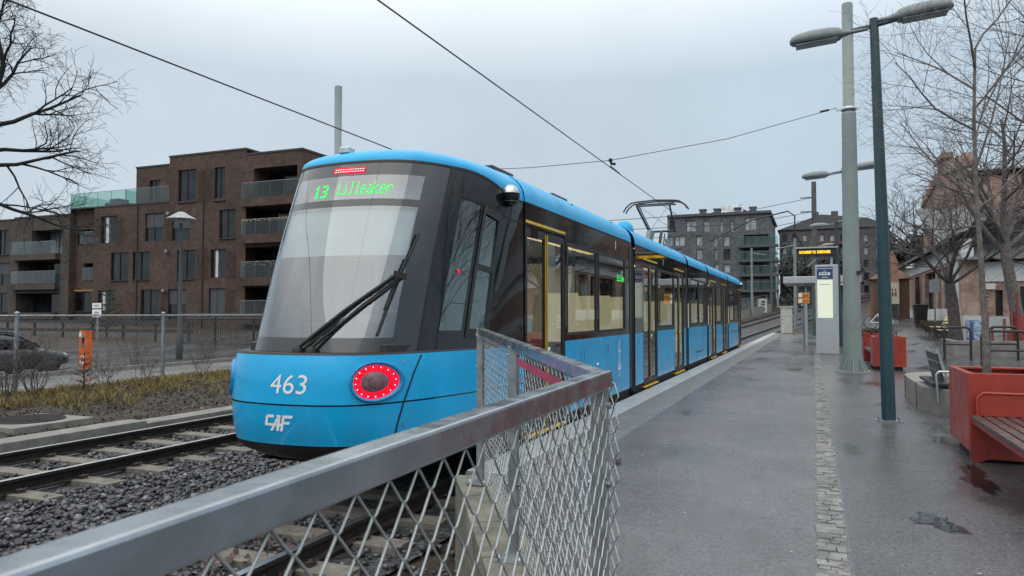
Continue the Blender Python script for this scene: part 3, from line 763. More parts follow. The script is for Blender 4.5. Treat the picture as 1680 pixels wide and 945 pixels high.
# straight car sides ----------------------------------------------------------------
XW = 1.30
M['gold'] = mat('dull_gold_edge', (.36,.24,.07), .4, var=.15)
def car_section(y0, y1, items, open0=True):
    """one articulated section between y0 and y1. items: (kind, a, b) kinds: win, door, black, plain"""
    body = MB()                                     # 0 blue 1 gloss 2 black
    its = sorted(items, key=lambda q: q[1]); spans = []; y = y0
    for k, a, b in its:
        if a > y+.001: spans.append(('plain', y, a))
        spans.append((k, a, b)); y = b
    if y < y1-.001: spans.append(('plain', y, y1))
    def wall(s, a, b, z0, z1, m):
        body.quad((s*XW,a,z0),(s*XW,b,z0),(s*XW,b,z1),(s*XW,a,z1), m)
    sec_parts = []
    for s in (-1, 1):
        for k, a, b in spans:
            if k == 'plain': wall(s,a,b,.45,1.455,0); wall(s,a,b,1.455,3.17,1)
            if k == 'black': wall(s,a,b,.45,3.17,1)
            if k == 'win':
                wall(s,a,b,.45,1.455,0); wall(s,a,b,1.455,1.53,1); wall(s,a,b,2.84,3.17,1)
                za, zb2 = 1.53, 2.84
            if k == 'door':
                wall(s,a,b,2.90,3.17,1); za, zb2 = .40, 2.90
            if k in ('win', 'door'):
                d = .05
                body.quad((s*XW,a,za),(s*XW,b,za),(s*(XW-d),b,za),(s*(XW-d),a,za),2); body.quad((s*XW,a,zb2),(s*XW,b,zb2),(s*(XW-d),b,zb2),(s*(XW-d),a,zb2),2)
                body.quad((s*XW,a,za),(s*(XW-d),a,za),(s*(XW-d),a,zb2),(s*XW,a,zb2),2); body.quad((s*XW,b,za),(s*(XW-d),b,za),(s*(XW-d),b,zb2),(s*XW,b,zb2),2)
        body.box(s*1.12, s*1.26, y0+.02, y1-.02, .20, .449, 2)
    # end bulkheads as portals
    for yy in (y0, y1):
        for s in (-1, 1): body.box(s*.72, s*1.27, yy-.02 if yy == y1 else yy, yy if yy == y1 else yy+.02, .4, 3.1, 2)
        body.box(-.72,.72, yy-.02 if yy == y1 else yy, yy if yy == y1 else yy+.02, 2.6, 3.1, 2)
    cs = body.build('car_body', [M['blue'], M['gloss'], M['black']], tram, fix=False)
    for s in (-1, 1):
        for k, a, b in spans:
            if k == 'win':
                g = MB(); g.quad((s*1.287,a,1.53),(s*1.287,b,1.53),(s*1.287,b,2.84),(s*1.287,a,2.84))
                pw = g.build('window', M['tint'], tram)
                g = MB()
                for p0, p1, q0, q1 in ((a,a+.05,1.53,2.84),(b-.05,b,1.53,2.84),(a+.05,b-.05,1.53,1.57),(a+.05,b-.05,2.79,2.84)):
                    g.box(s*1.262, s*1.303, p0, p1, q0, q1)
                g.build('frame', M['rim'], pw)
            if k == 'door':
                mid = (a+b)/2
                for e0, e1 in ((a+.02, mid-.012), (mid+.012, b-.02)):
                    g = MB()
                    for p0, p1, q0, q1 in ((e0,e0+.055,.40,2.88),(e1-.055,e1,.40,2.88),(e0+.055,e1-.055,.40,.52),(e0+.055,e1-.055,2.78,2.88)):
                        g.box(s*1.258, s*1.294, p0, p1, q0, q1)
                    dr = g.build('door', M['rim'], tram)
                    g = MB(); g.quad((s*1.276,e0+.055,.52),(s*1.276,e1-.055,.52),(s*1.276,e1-.055,2.78),(s*1.276,e0+.055,2.78)); g.build('pane', M['tint'], dr)
                    ye = e1-.02 if e0 < mid-.1 and e1 < mid else e0+.02
                    g = MB(); g.box(s*1.294, s*1.302, ye-.008, ye+.008, .45, 2.85); g.build('yellow_edge', M['gold'] if y0 > 5 else M['yellow'], dr)
                g = MB(); g.box(s*1.301, s*1.308, a, b, 2.93, 2.965); g.build('door_marker', M['yellow'], tram)
                g = MB(); g.box(s*1.20, s*1.335, a+.05, b-.05, .335, .365); g.build('door_step', M['yellow'], tram, bevel=.006)
                if s > 0:
                    g = MB(); g.lathe([(.05,0),(.05,.012),(.03,.018)], (s*1.295,mid+.10,1.35), 10, axis='x'); g.build('door_button', M['silver'], tram)
    # roof
    g = MB()
    ps = [0,.05,.12,.2,.3,.42,.55,.7,.85,1.0]
    prof = [pt_cap(1.30, 5, p, 1) for p in ps]+[pt_cap(1.30, 5, p, -1) for p in ps[-2::-1]]
    g.loft([[(p.x, y, p.z) for p in prof] for y in lin(y0, y1, max(2, int((y1-y0)/1.2)))], closed=False)
    rf = g.build('roof', M['blue_roof'], tram)
    g = MB()
    for s in (-1, 1):
        g.box(s*1.296, s*1.306, y0, y1, 3.162, 3.182)
        yy = y0+2.2
        while yy < y1-.3: g.box(s*1.18, s*1.2, yy, yy+.012, 3.3, 3.46); yy += 2.3
    g.build('roof_seam', M['black'], rf)
    # interior: floor, ceiling, lamps, seats, poles
    g = MB(); g.box(-1.24, 1.24, y0+.03, y1-.03, .30, .36, 0); g.box(-1.24, 1.24, y0+.03, y1-.03, 2.95, 3.0, 1)
    for s in (-1, 1): g.box(s*1.0, s*1.24, y0+.03, y1-.03, 2.86, 2.949, 1)
    g.build('saloon', [M['floor_in'], M['ceil_in']], tram)
    g = MB()
    for s in (-1, 1): g.box(s*.62, s*.70, y0+.5, y1-.5, 2.935, 2.949)
    g.build('ceiling_lamp', M['strip'], tram)
    yy = y0+.7
    while yy < y1-.8:
        inside_door = any(k == 'door' and a-.5 < yy < b+.1 for k, a, b in spans)
        if not inside_door:
            g = MB()
            for s in (-1, 1):
                for q in (.42, .88):
                    g.box(s*(q-.21), s*(q+.21), yy, yy+.45, .72, .80); g.box(s*(q-.21), s*(q+.21), yy+.42, yy+.50, .80, 1.42)
            g.build('seat', M['seat'], tram, bevel=.03)
        yy += .95
    g = MB()
    for k, a, b in spans:
        if k == 'door':
            for s in (-1, 1):
                for e in (a-.08, b+.08): g.tube([(s*.95,e,.36),(s*.95,e,2.95)], .018, 6)
    if g.v: g.build('grab_pole', M['yellow'], tram)
def gangway(y0, y1):
    g = MB(); rings = []
    n = 7
    for i in range(n):
        y = y0-.01+(y1-y0+.02)*i/(n-1); q = 1.265 if i % 2 else 1.22
        if i in (0, n-1): q = 1.285
        rings.append([(q,y,.35),(q,y,2.9),(q*.97,y,3.18),(q*.80,y,3.46),(q*.5,y,3.60),(0,y,3.66),(-q*.5,y,3.60),(-q*.80,y,3.46),(-q*.97,y,3.18),(-q,y,2.9),(-q,y,.35)])
    g.loft(rings, closed=True, smooth=False)
    g.build('gangway_bellows', M['black'], tram)
    for s in (-1, 1):
        g = MB(); g.box(s*1.296, s*1.312, y0-.16, y0-.03, .45, 3.1); g.build('end_trim', M['dark'], tram, bevel=.01)
SECS = [(2.84, 8.4, [('door',2.86,4.38),('win',4.46,6.02),('win',6.10,7.92)]),
        (8.72, 15.0, [('door',9.44,10.9),('win',10.98,12.98),('door',13.05,14.50)]),
        (15.28, 19.2, [('win',15.7,17.2),('win',17.28,18.8)]),
        (19.48, 25.3, [('door',20.0,21.46),('win',21.54,23.2),('door',23.3,24.76)]),
        (25.58, 31.1, [('win',26.06,27.88),('win',27.96,29.5),('door',29.56,31.08)])]
for a, b, it in SECS: car_section(a, b, it)
for i in range(4): gangway(SECS[i][1], SECS[i+1][0])
# far cab: the same module turned round
TM = Matrix.Translation((0, 33.94, 0)) @ Matrix.Rotation(PI, 4, 'Z')
for o in NOSE:
    c = o.copy(); COL.objects.link(c); c.parent = tram; c.matrix_local = TM
    for q in kids(o): d = q.copy(); COL.objects.link(d); d.parent = c
# pale partition behind the first doors and panels whose own glow stands for saloon light (seen through the windows)
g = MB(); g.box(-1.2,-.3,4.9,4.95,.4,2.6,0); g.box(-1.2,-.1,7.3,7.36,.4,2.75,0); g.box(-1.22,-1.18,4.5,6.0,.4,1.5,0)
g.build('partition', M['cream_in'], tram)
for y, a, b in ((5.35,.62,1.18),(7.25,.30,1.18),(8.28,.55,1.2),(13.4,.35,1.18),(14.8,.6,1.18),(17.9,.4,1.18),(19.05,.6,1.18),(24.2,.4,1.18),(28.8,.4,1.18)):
    g = MB(); g.box(a,b,y,y+.03,.80,2.15); g.build('glowing_panel', M['cream_glow'], tram)
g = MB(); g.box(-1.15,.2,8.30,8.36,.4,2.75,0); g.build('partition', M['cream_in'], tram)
# small roof hatches at the edge, sphere on the second section
for yy in (2.9, 5.2):
    g = MB(); g.box(.35,.85,yy,yy+.7,3.60,3.675); g.build('roof_hatch', M['dark'], tram, bevel=.02)
g = MB(); g.lathe([(0,-.2),(.1,-.18),(.17,-.1),(.19,0),(.17,.1),(.1,.18),(0,.2)], (.98,9.2,3.50), 16); g.build('roof_dome', M['blue_roof'], tram)
for yy, ln in ((10.0,2.2),(12.9,1.6),(16,2.4),(21,3.2),(27,2.6)):
    g = MB(); g.box(-.62,.62,yy,yy+ln,3.62,3.72); g.build('roof_equipment', M['blue_roof'], tram, bevel=.03)
# underframe and bogies
for yy in (4.6, 12.0, 17.2, 22.4, 29.3):
    g = MB(); g.box(-1.0,1.0,yy-1.1,yy+1.1,.14,.38)
    for q in (-.85,.85):
        for s in (-.72,.72): g.lathe([(.30,-.05),(.30,.05)], (s,yy+q,.30), 16, axis='x')
    g.build('bogie', M['black'], tram)
# access flaps, lock, vent slot and small city crest printed on the first section
for y, z in ((5.15,1.12),(6.55,1.18),(5.6,.78)):
    g = MB()
    for p0,p1,q0,q1 in ((y,y+.16,z,z+.004),(y,y+.16,z+.14,z+.144),(y,y+.004,z,z+.144),(y+.156,y+.16,z,z+.144)): g.box(1.301,1.303,p0,p1,q0,q1)
    g.build('access_flap', M['dark'], tram)
g = MB(); g.lathe([(.035,0),(.035,.012),(.02,.016)], (1.301,6.05,1.02), 12, axis='x'); g.build('lock', M['chrome'], tram)
for y0, y1 in ((6.0,7.0),(16.6,18.2)):
    g = MB(); g.box(1.301,1.304,y0,y1,.70,.725); g.build('vent_slot', M['black'], tram)
g = MB()
y, z = 7.42, 1.0
for k in range(4):
    for q in (0,.075): 
        g.box(1.3008,1.3025,y+q-.012,y+q+.012,1.20+k*.045,1.232+k*.045); g.box(1.3008,1.3025,y+q-.012,y+q+.012,.955+k*.045,.985+k*.045); g.box(1.3008,1.3025,y+q-.012,y+q+.012,.72+k*.04,.745+k*.04)
for zz in (1.15,1.178,.90,.925,.87): g.box(1.3008,1.3025,y-.05,y+.125,zz-.018 if zz == .87 else zz,zz+.016)
g.build('crest', M['white'], tram)
g = MB(); g.box(1.3008,1.303,11.6,11.63,2.95,3.08); g.box(1.3008,1.303,7.2,7.23,2.95,3.1); g.build('pictogram', M['white'], tram)

# writing on the nose -----------------------------------------------------------------
def text_verts(s, size, shear=0, font_scale_x=1.0, spacing=1.0):
    cu = bpy.data.curves.new('t', 'FONT'); cu.body = s; cu.size = size; cu.shear = shear; cu.space_character = spacing; cu.resolution_u = 4
    o = bpy.data.objects.new('t', cu); COL.objects.link(o)
    dg = bpy.context.evaluated_depsgraph_get(); me = bpy.data.meshes.new_from_object(o.evaluated_get(dg))
    V = [(v.co.x*font_scale_x, v.co.y) for v in me.vertices]; F = [list(p.vertices) for p in me.polygons]
    bpy.data.objects.remove(o); bpy.data.curves.remove(cu); bpy.data.meshes.remove(me); return V, F
V, F = text_verts('463', .245, .12, .92)
mnx = min(v[0] for v in V); mxx = max(v[0] for v in V)
g = MB(); g.add([low_w(-.08+(v[0]-mnx)/(mxx-mnx)*.385, 1.115+v[1], .004) for v in V], F)
g.build('fleet_number', M['white'], tram, fix=False)
def logo():
    P = []   # strokes in a 1.55 x 1 box, slanted
    sl = lambda x, y: (x+.22*y, y)
    def st(pts): P.append([sl(*p) for p in pts])
    st([(.12,.82),(.50,.82),(.50,1.0),(.14,1.0)]); st([(0,.42),(.16,.42),(.16,.86),(.12,1.0),(.04,.96),(0,.88)])       # the round C
    st([(0,.42),(.05,.30),(1.15,.30),(1.15,.46),(.16,.46)])
    st([(.40,0),(.58,0),(.80,.80),(.66,.80)]); st([(.66,1.0),(.92,1.0),(.95,0),(.78,0),(.74,.80)])
    st([(1.02,0),(1.18,0),(1.18,1.0),(1.02,1.0)]); st([(1.18,.82),(1.62,.82),(1.62,1.0),(1.18,1.0)]); st([(1.18,.44),(1.52,.44),(1.52,.60),(1.18,.60)])
    return P
g = MB()
for k, poly in enumerate(logo()):
    g.poly([low_w(-.16+p[0]*.180, .775+p[1]*.145, .004+.0006*k) for p in poly])
g.build('maker_logo', M['white'], tram, fix=False)
GL = {'1':"00100 01100 00100 00100 00100 00100 01110",'3':"11110 00001 00001 01110 00001 00001 11110",'L':"10000 10000 10000 10000 10000 10000 11111",
      'i':"00100 00000 01100 00100 00100 00100 01110",'l':"01100 00100 00100 00100 00100 00100 01110",'e':"00000 00000 01110 10001 11111 10000 01110",
      'a':"00000 00000 01110 00001 01111 10001 01111",'k':"10000 10000 10010 10100 11000 10100 10010",'r':"00000 00000 10110 11001 10000 10000 10000"}
def led_text(s, x0, pitchx, v0, pitchv, fn, bold=False):
    g = MB(); x = x0
    for ch in s:
        if ch == ' ': x += pitchx*4; continue
        rows = GL[ch].split()
        for j, row in enumerate(rows):
            for i, b in enumerate(row):
                if b == '1':
                    for q in ((0,) if not bold else (0, .9)):
                        cx = x+(i+q)*pitchx; cv = v0+(6-j)*pitchv; a, b2 = pitchx*.43, pitchv*.43
                        g.poly([fn(cx-a, cv-b2), fn(cx+a, cv-b2), fn(cx+a, cv+b2), fn(cx-a, cv+b2)])
        x += pitchx*(6 if not bold else 7)
    return g
dp = bpy.data.objects.new('destination_display', None); COL.objects.link(dp); dp.parent = tram
dp.empty_display_size = .1
fnd = lambda x, v: up_w(x, v, .003)
led_text('13', -.285, .0140, .806, .0102, fnd, True).build('route_number', M['green_led'], dp, fix=False)
led_text('Lilleaker', .02, .0108, .816, .0105, fnd).build('destination_text', M['green_led'], dp, fix=False)
g = MB(); 
led_text('13', 7.35, .011, 2.42, .0165, lambda y, z: Vector((1.292, y, z))).build('side_route_number', M['green_led'], dp, fix=False)
led_text('Lilleaker', 7.52, .0075, 2.42, .0165, lambda y, z: Vector((1.292, y, z))).build('side_destination_text', M['green_led'], dp, fix=False)
# high red lamp behind the windscreen top
g = MB(); g.grid(lambda x, v: up_w(x, v, .0035), lin(-.10, .27, 8), lin(.934, .968, 3)); rl = g.build('top_tail_lamp', M['red_led'], tram)
g = MB()
for k in range(12):
    for j in (0, 1):
        x = -.075+k*.029; v = .944+j*.013; g.poly([up_w(x-.006, v-.002, .006), up_w(x+.006, v-.002, .006), up_w(x+.006, v+.002, .006), up_w(x-.006, v+.002, .006)])
g.build('diode_row', M['red_led_dot'], rl, fix=False)
g = MB(); c0 = up_t(.98, .42, .004); g.lathe([(0,.012),(.018,.008),(.022,0)], c0, 10, axis='x'); g.build('side_red_lamp', M['red_led'], tram)
# wiper: twin arms, joint, blade
B0 = up_w(.02, .015, .05); B1 = up_w(.16, .015, .05); J = up_w(.74, .375, .10); J2 = up_w(.78, .36, .10)
T0 = up_w(.83, .60, .05); T1 = up_w(.70, .08, .05)
g = MB(); g.tube([B0, B0.lerp(J, .5)+Vector((0,-.05,0)), J], [.020,.018,.016], 6); g.tube([B1, B1.lerp(J2, .5)+Vector((0,-.05,0)), J2], [.016,.015,.014], 6)
g.tube([up_w(.09,.015,.05), up_w(.74,.345,.09)], .010, 5)
g.bar(J+Vector((-.03,-.02,0)), J2+Vector((.03,-.02,0)), .07, .06)
g.lathe([(.05,-.02),(.05,.05),(.03,.07)], B0+Vector((0,0,-.06)), 10); g.lathe([(.05,-.02),(.05,.05),(.03,.07)], B1+Vector((0,0,-.06)), 10)
wp = g.build('wiper', M['black'], tram)
g = MB(); pts = [up_w(.83-.13*k/8, .60-.52*k/8, .025) for k in range(9)]
g.tube(pts, .014, 5); g.tube([p+Vector((0,-.025,0)) for p in pts[2:7]], .012, 5)
g.build('blade', M['black'], wp)
# pantograph on the third section
pn = bpy.data.objects.new('pantograph', None); COL.objects.link(pn); pn.parent = tram; pn.location = (0, 17.4, 3.68); pn.empty_display_size = .2
HZ = 1.62                                          # collector strip over roof
g = MB(); g.box(-.5,.5,-.7,.7,.10,.16); g.box(-.55,-.45,-.8,.8,.0,.1); g.box(.45,.55,-.8,.8,0,.1); g.lathe([(.09,.16),(.07,.3),(.09,.45)], (-.35,0,0), 10); g.lathe([(.09,.16),(.07,.3),(.09,.45)], (.35,0,0), 10)
g.bar((-.30,-.15,.1),(-.18,.15,.72),.16,.20); g.build('base_frame', M['lampgrey'], pn)
g = MB(); g.tube([(0,.55,.22),(0,.75,.62),(0,.95,.80)], .05, 8); g.tube([(.1,.55,.2),(.1,.95,.72)], .02, 6); g.tube([(-.45,.95,.80),(.45,.95,.80)], .035, 6)
g.tube([(-.45,.95,.80),(-.45,.6,.25)], .03, 6)
g.build('lower_arm', M['dark'], pn)
g = MB(); g.tube([(-.40,.95,.80),(-.60,.0,HZ-.10)], .032, 6); g.tube([(-.34,.95,.80),(-.52,.0,HZ-.12)], .018, 6); g.tube([(.42,.95,.80),(.42,.0,HZ-.10)], .030, 6)
g.tube([(-.40,.95,.80),(.42,.0,HZ-.10)], .006, 4); g.tube([(.42,.95,.80),(-.55,.0,HZ-.10)], .006, 4)
g.build('upper_arm', M['dark'], pn)
for yy in (-.16, .16):
    g = MB(); g.tube([(-.98,yy,HZ-.30),(-.90,yy,HZ-.16),(-.74,yy,HZ-.03),(-.55,yy,HZ),(0,yy,HZ+.03),(.55,yy,HZ),(.74,yy,HZ-.03),(.90,yy,HZ-.14),(.98,yy,HZ-.26)], .024, 6)
    g.tube([(-.6,yy,HZ-.09),(.6,yy,HZ-.09)], .022, 6)
    g.build('collector_bow', M['dark'], pn)
# ------------------------------------------------------------------ chain-link railing in the foreground
FC = Vector((-.61, 2.25)); FF = Vector((-2.42, 5.28)); FMd = FC.lerp(FF, .52)
def zr_(k): return 1.315+.07*k                      # rail height along the side run (k 0..1)
def zc_(k): return .10+.085*k
rl_ = thing('platform_railing', 'galvanised chain-link railing with square top rail bending at a corner post in the foreground', 'railing', (0,0,0), ANG)
rz_ = lambda s: 1.322-.0145*(FC.y-s)
g = MB(); g.bar((FC.x-.006, -1.2, rz_(-1.2)-.0275),(FC.x-.006, FC.y+.03, rz_(FC.y+.03)-.0275),.052,.055); g.build('top_rail', M['galv_wet'], rl_, bevel=.006)
g = MB(); g.bar((FC.x-.012,FC.y+.02,1.294),(FF.x,FF.y,1.364),.05,.05); g.build('top_rail', M['galv_wet'], rl_, bevel=.005)
def post(p, z0, z1, w, k=0, L=.0):
    g = MB(); g.box(p[0]-w/2,p[0]+w/2,p[1]-w/2,p[1]+w/2,z0,z1); o = g.build('post', M['galv'], rl_, bevel=.004)
    g = MB(); g.box(p[0]-.085,p[0]+.085,p[1]-.085,p[1]+.085,z0,z0+.012)
    for a in (-1,1):
        for b in (-1,1): g.lathe([(.013,0),(.013,.02),(.007,.022),(.007,.034)], (p[0]+a*.06,p[1]+b*.06,z0+.012), 6)
    g.build('base_plate', M['galv'], o)
    for z in (z0+.35*(z1-z0), z0+.75*(z1-z0), z1-.05):
        g = MB(); g.lathe([(.011,-w/2-.012),(.011,w/2+.012)], (p[0],p[1],z), 6, axis='x'); g.build('bolt', M['galv'], o)
post((FC.x-.012,FC.y-.004), .10, 1.266, .048); post((FMd.x,FMd.y), zc_(.52), zr_(.52)-.03, .05); post((FF.x,FF.y), zc_(1), zr_(1)+.0, .05); post((FC.x-.004, .30), .0, rz_(.30)-.056, .05); post((FC.x-.004,-1.1),.0,rz_(-1.1)-.056,.05)
def chainlink(p0, p1, z0, z1, pitch, r, off, name='mesh_panel', parent=None, slope=0.0, m=None, n=4, bulge=0.0, nseg=None):
    """woven wire: each wire zig-zags upward and hooks round its neighbours. p0,p1 in (L,s)"""
    p0 = Vector((p0[0],p0[1])); p1 = Vector((p1[0],p1[1])); D = (p1-p0); ln = D.length; D.normalize(); Q = Vector((-D.y, D.x))
    q_ = pitch/2; nx = int(ln/q_); nz = int((z1-z0)/q_); g = MB()
    for i in range(nx+1):
        pts = []
        for j in range(nz+1):
            rt = (i+j) % 2; a = i*q_+((q_+r*.6) if rt else -r*.6)
            a = min(max(a, 0), ln); sgn = 1 if rt else -1
            q = off+sgn*r*.9+bulge*math.sin(PI*j/nz)*math.sin(i*.7)
            z = z0+j*(z1-z0)/nz+slope*a/ln
            if n > 3:
                c_ = p0+D*(a-sgn*pitch*.06)+Q*(off-sgn*r*.2); 
                if j > 0: pts.append((c_.x, c_.y, z-.045*pitch))
                c_ = p0+D*a+Q*q; pts.append((c_.x, c_.y, z))
                c_ = p0+D*(a-sgn*pitch*.06)+Q*(off+sgn*r*1.5)
                if j < nz: pts.append((c_.x, c_.y, z+.045*pitch))
            else:
                c_ = p0+D*a+Q*q; pts.append((c_.x, c_.y, z))
        g.tube(pts, r, n, cap=False)
    return g.build(name, m or M['wire'], parent, fix=False)
chainlink((FC.x,FC.y), (FC.x,-.9), .06, 1.268, .088, .0023, .012, parent=rl_, slope=-.046, bulge=.004)
chainlink((FC.x+.01,FC.y+.03), (FF.x,FF.y), .12, 1.28, .084, .0022, -.028, parent=rl_, slope=.075, bulge=.004)
g = MB(); g.tube([(FC.x,FC.y+.03,1.25),(FF.x,FF.y,1.32)], .002, 5); g.build('tension_wire', M['wire'], rl_)
# red-white tape band along the inside of the side rail
g = MB(); k0, k1 = .04, .42
a = FC.lerp(FF, k0); b = FC.lerp(FF, k1)
D = (FF-FC).normalized(); nn = 22
for i in range(nn):
    p = a.lerp(b, i/nn); q = a.lerp(b, (i+1)/nn); z0 = zr_(k0)-.085+(zr_(k1)-zr_(k0))*i/nn; h = .036
    g.add([(p.x-.03,p.y-.02,z0-h/2),(q.x-.03,q.y-.02,z0-h/2),(q.x-.03,q.y-.02,z0+h/2),(p.x-.03,p.y-.02,z0+h/2)], [[0,1,3],[1,2,3]]); g.m[-1] = 1
mtape = mat('red_tape', (.42,.03,.06), .4, var=.2)
g.build('red_tape', [mtape, mtape], rl_, fix=False, weld=True)
# mossy concrete coping that carries the side run
D3 = (FF-FC).normalized(); Q3 = Vector((-D3.y, D3.x))         # points left/away from the platform
g = MB(); A_ = FC-D3*1.4; B_ = FF+D3*.35
def cp(p, q, z): c_ = p+Q3*q; return (c_.x, c_.y, z)
n = 8
for i in range(n):
    a = A_.lerp(B_, i/n); b = A_.lerp(B_, (i+1)/n-.004); za = .10+.085*i/n-.03; zb2 = .10+.085*(i+1)/n-.03
    vs = [cp(a,-.14,za+.028),cp(a,.17,za+.028),cp(a,.17,-.8),cp(a,-.14,-.8),cp(b,-.14,zb2+.028),cp(b,.17,zb2+.028),cp(b,.17,-.8),cp(b,-.14,-.8)]
    g.add(vs, [[0,1,2,3],[4,7,6,5],[0,4,5,1],[1,5,6,2],[2,6,7,3],[3,7,4,0]])
tag(g.build('coping_wall', M['conc_moss'], frame=True, bevel=.01), 'mossy concrete coping at the platform end that carries the railing posts', 'low wall')

# ------------------------------------------------------------------ line fence on the left bank
lf = thing('line_fence', 'tall grey chain-link fence with steel posts on the grassy bank beyond the tracks', 'fence', (0,0,0), ANG)
for k in range(9):
    s = 3.0+k*3.9; z0 = gleft(-16, s)-.1
    g = MB(); g.tube([(-16,s,z0),(-16,s,1.52)], .045, 8); g.lathe([(.05,1.52),(.045,1.54),(0,1.56)], (-16,s,0), 8); g.build('post', M['galv'], lf)
g = MB(); g.tube([(-16,-2,1.46),(-16,36,1.46)], .02, 6); g.build('top_rail', M['galv'], lf)
chainlink((-16,-2), (-16,36), -.22, 1.45, .15, .0036, .05, parent=lf, m=M['wire_far'], n=3)

# ------------------------------------------------------------------ masts and wires
def mast(label, L, s, z0, z1, r0, r1, ring, base=True, m='greypole'):
    t = thing('catenary_mast', label, 'mast', fr(L, s, z0), ANG)
    H = z1-z0
    g = MB()
    rm = r0+(r1-r0)*ring
    g.lathe([(r0,0),(rm+.012,H*ring-.05),(rm+.012,H*ring),(rm-.02,H*ring+.02),(r1,H-.03),(r1*.9,H)], n=24); g.build('pole', M[m], t)
    if base:
        g = MB(); g.box(-r0-.17,r0+.17,-r0-.17,r0+.17,0,.035)
        for a in range(8):
            c, s_ = math.cos(a*PI/4), math.sin(a*PI/4)
            g.extr([((r0-.02)*c-s_*.008,(r0-.02)*s_+c*.008,.035),((r0+.15)*c-s_*.008,(r0+.15)*s_+c*.008,.035),((r0-.02)*c-s_*.008,(r0-.02)*s_+c*.008,.42)], (s_*.016,-c*.016,0))
        for a in (-1,1):
            for b in (-1,1): g.lathe([(.03,.035),(.03,.07),(.015,.09)], (a*(r0+.12),b*(r0+.12),0), 6)
        g.build('base_plate', M[m], t)
    g = MB(); zc = H*ring+.10; rr = rm+.0
    g.lathe([(rr+.0,zc-.04),(rr+.025,zc-.04),(rr+.025,zc+.04),(rr,zc+.04)], n=20); g.bar((-rr-.15,0,zc),(rr+.12,0,zc),.04,.05); g.build('clamp', M['silver'], t)
    return t
mA = mast('tall pale grey tubular mast with flanged foot on the platform behind the teal lamp post', .91, 21.0, 0, 9.62, .225, .135, .70)
g = MB(); g.box(.12,.215,-.205,-.10,2.52,2.60); g.build('hatch', M['black'], mA)
mast('slim grey mast rising above the left end of the tram roof', -15, 21.0, -.3, 9.3, .15, .13, .72)
def wire(name, label, pts, r, cat='overhead wire', m='blackpaint'):
    g = MB(); g.tube(pts, r, 5); return tag(g.build(name, M[m], None), label, cat)
def cw(L, z, smax, s0=-6): return [fr(L+curve(s), s, z+zt(s)) for s in [s0,4,12,17.3]+[float(x) for x in range(22, int(smax), 6)]]
wire('contact_wire', 'overhead wire running above the tram to its pantograph', cw(-4.495, 5.03, 130), .011)
wire('contact_wire', 'overhead wire above the empty left track, crossing the upper left sky', cw(-8.75, 5.2, 130), .013)
sp_ = thing('span_wire', 'thin cross wire from the pale grey mast holding the overhead wires', 'span wire', (0,0,0), ANG)
PA = Vector((.62,20.95,6.88)); PJ = Vector((-4.495,17.3,5.20)); PK = Vector((-8.75,17.6,5.32)); PE = Vector((-14.85,20.95,6.9))
g = MB(); g.tube([PA,PA.lerp(PJ,.5)+Vector((0,0,-.14)),PJ,PJ.lerp(PK,.5)+Vector((0,0,-.05)),PK,PK.lerp(PE,.5)+Vector((0,0,-.1)),PE], .008, 4); g.build('cable', M['blackpaint'], sp_)
g = MB(); g.tube([PJ,PJ+Vector((.02,.05,-.10))], .03, 6); g.lathe([(0,-.05),(.05,-.02),(.05,.03),(0,.06)], PJ, 8); g.lathe([(0,-.04),(.04,-.02),(.04,.02),(0,.04)], PJ+Vector((.06,.12,-.07)), 8); g.tube([PJ+Vector((0,0,-.14)),PJ+Vector((0,.9,-.16))], .016, 5); g.build('clamp', M['black'], sp_)
g = MB(); d = (PA-PJ).normalized(); g.tube([PA-d*.5,PA-d*.25], .03, 6); g.build('insulator', M['dark'], sp_)

# ------------------------------------------------------------------ platform lamps (teal post, two heads on a cross arm)
def lamp_head(sgn):
    """long flat luminaire; sgn side along x"""
    rings = []
    for y, w, h, zz in ((.04,.035,.035,0),(.28,.045,.05,.0),(.38,.08,.08,.0),(.42,.14,.13,-.005),(.55,.17,.16,0),(.80,.18,.16,.01),(.98,.16,.13,.012),(1.07,.10,.09,.012),(1.10,.04,.04,.012)):
        rings.append([(sgn*y, w*math.cos(a)*.92, zz+h*(max(math.sin(a), -.5))*.8) for a in [2*PI*k/14 for k in range(14)]])
    return rings
def plat_lamp(label, L, s, z0, H, tilt, group):
    t = thing('platform_lamp', label, 'lamp post', fr(L, s, z0), ANG, group)
    lean = -.018*H
    g = MB(); g.tube([(0,0,0),(lean*.35,0,H*.45),(lean,0,H)], [.092,.082,.058], 14); g.build('pole', M['teal'], t)
    g = MB(); g.box(-.17,.17,-.13,.13,0,.022)
    for a in (-.13,.13): g.lathe([(.02,.02),(.02,.05)], (a,.08,0), 6); g.lathe([(.02,.02),(.02,.05)], (a,-.08,0), 6)
    g.build('base_plate', M['galv'], t)
    g = MB(); za = H-.10
    g.tube([(lean-.30,0,za-.035),(lean,0,za),(lean+.30,0,za+.05)], .035, 8); g.build('cross_arm', M['teal'], t)
    g = MB(); g.lathe([(.066,za-.9),(.066,za-.86)], (lean*.86,0,0), 12); g.build('collar', M['teal'], t)
    for sg in (-1, 1):
        G = MB(); G.loft(lamp_head(sg), caps=True)
        Mx = Matrix.Translation((lean+sg*(.03 if sg < 0 else -.10), 0, za+(-.035 if sg < 0 else .05))) @ Matrix.Rotation(-R(tilt), 4, 'Y')
        G.xf(Mx); h = G.build('lamp_head', M['lampgrey'], t)
        G = MB(); G.box(sg*.46, sg*1.02, -.12, .12, -.075, -.066); G.box(sg*.62, sg*.92, -.08, .08, -.082, -.0755); G.xf(Mx); G.build('lens', M['lampglass'], h)
    return t
GLAMP = 'twin-headed teal lamp posts along the platform'
l1 = plat_lamp('nearest tall teal lamp post with two flat lamp heads, beside the red planter', .95, 11.62, 0, 5.72, 4, GLAMP)
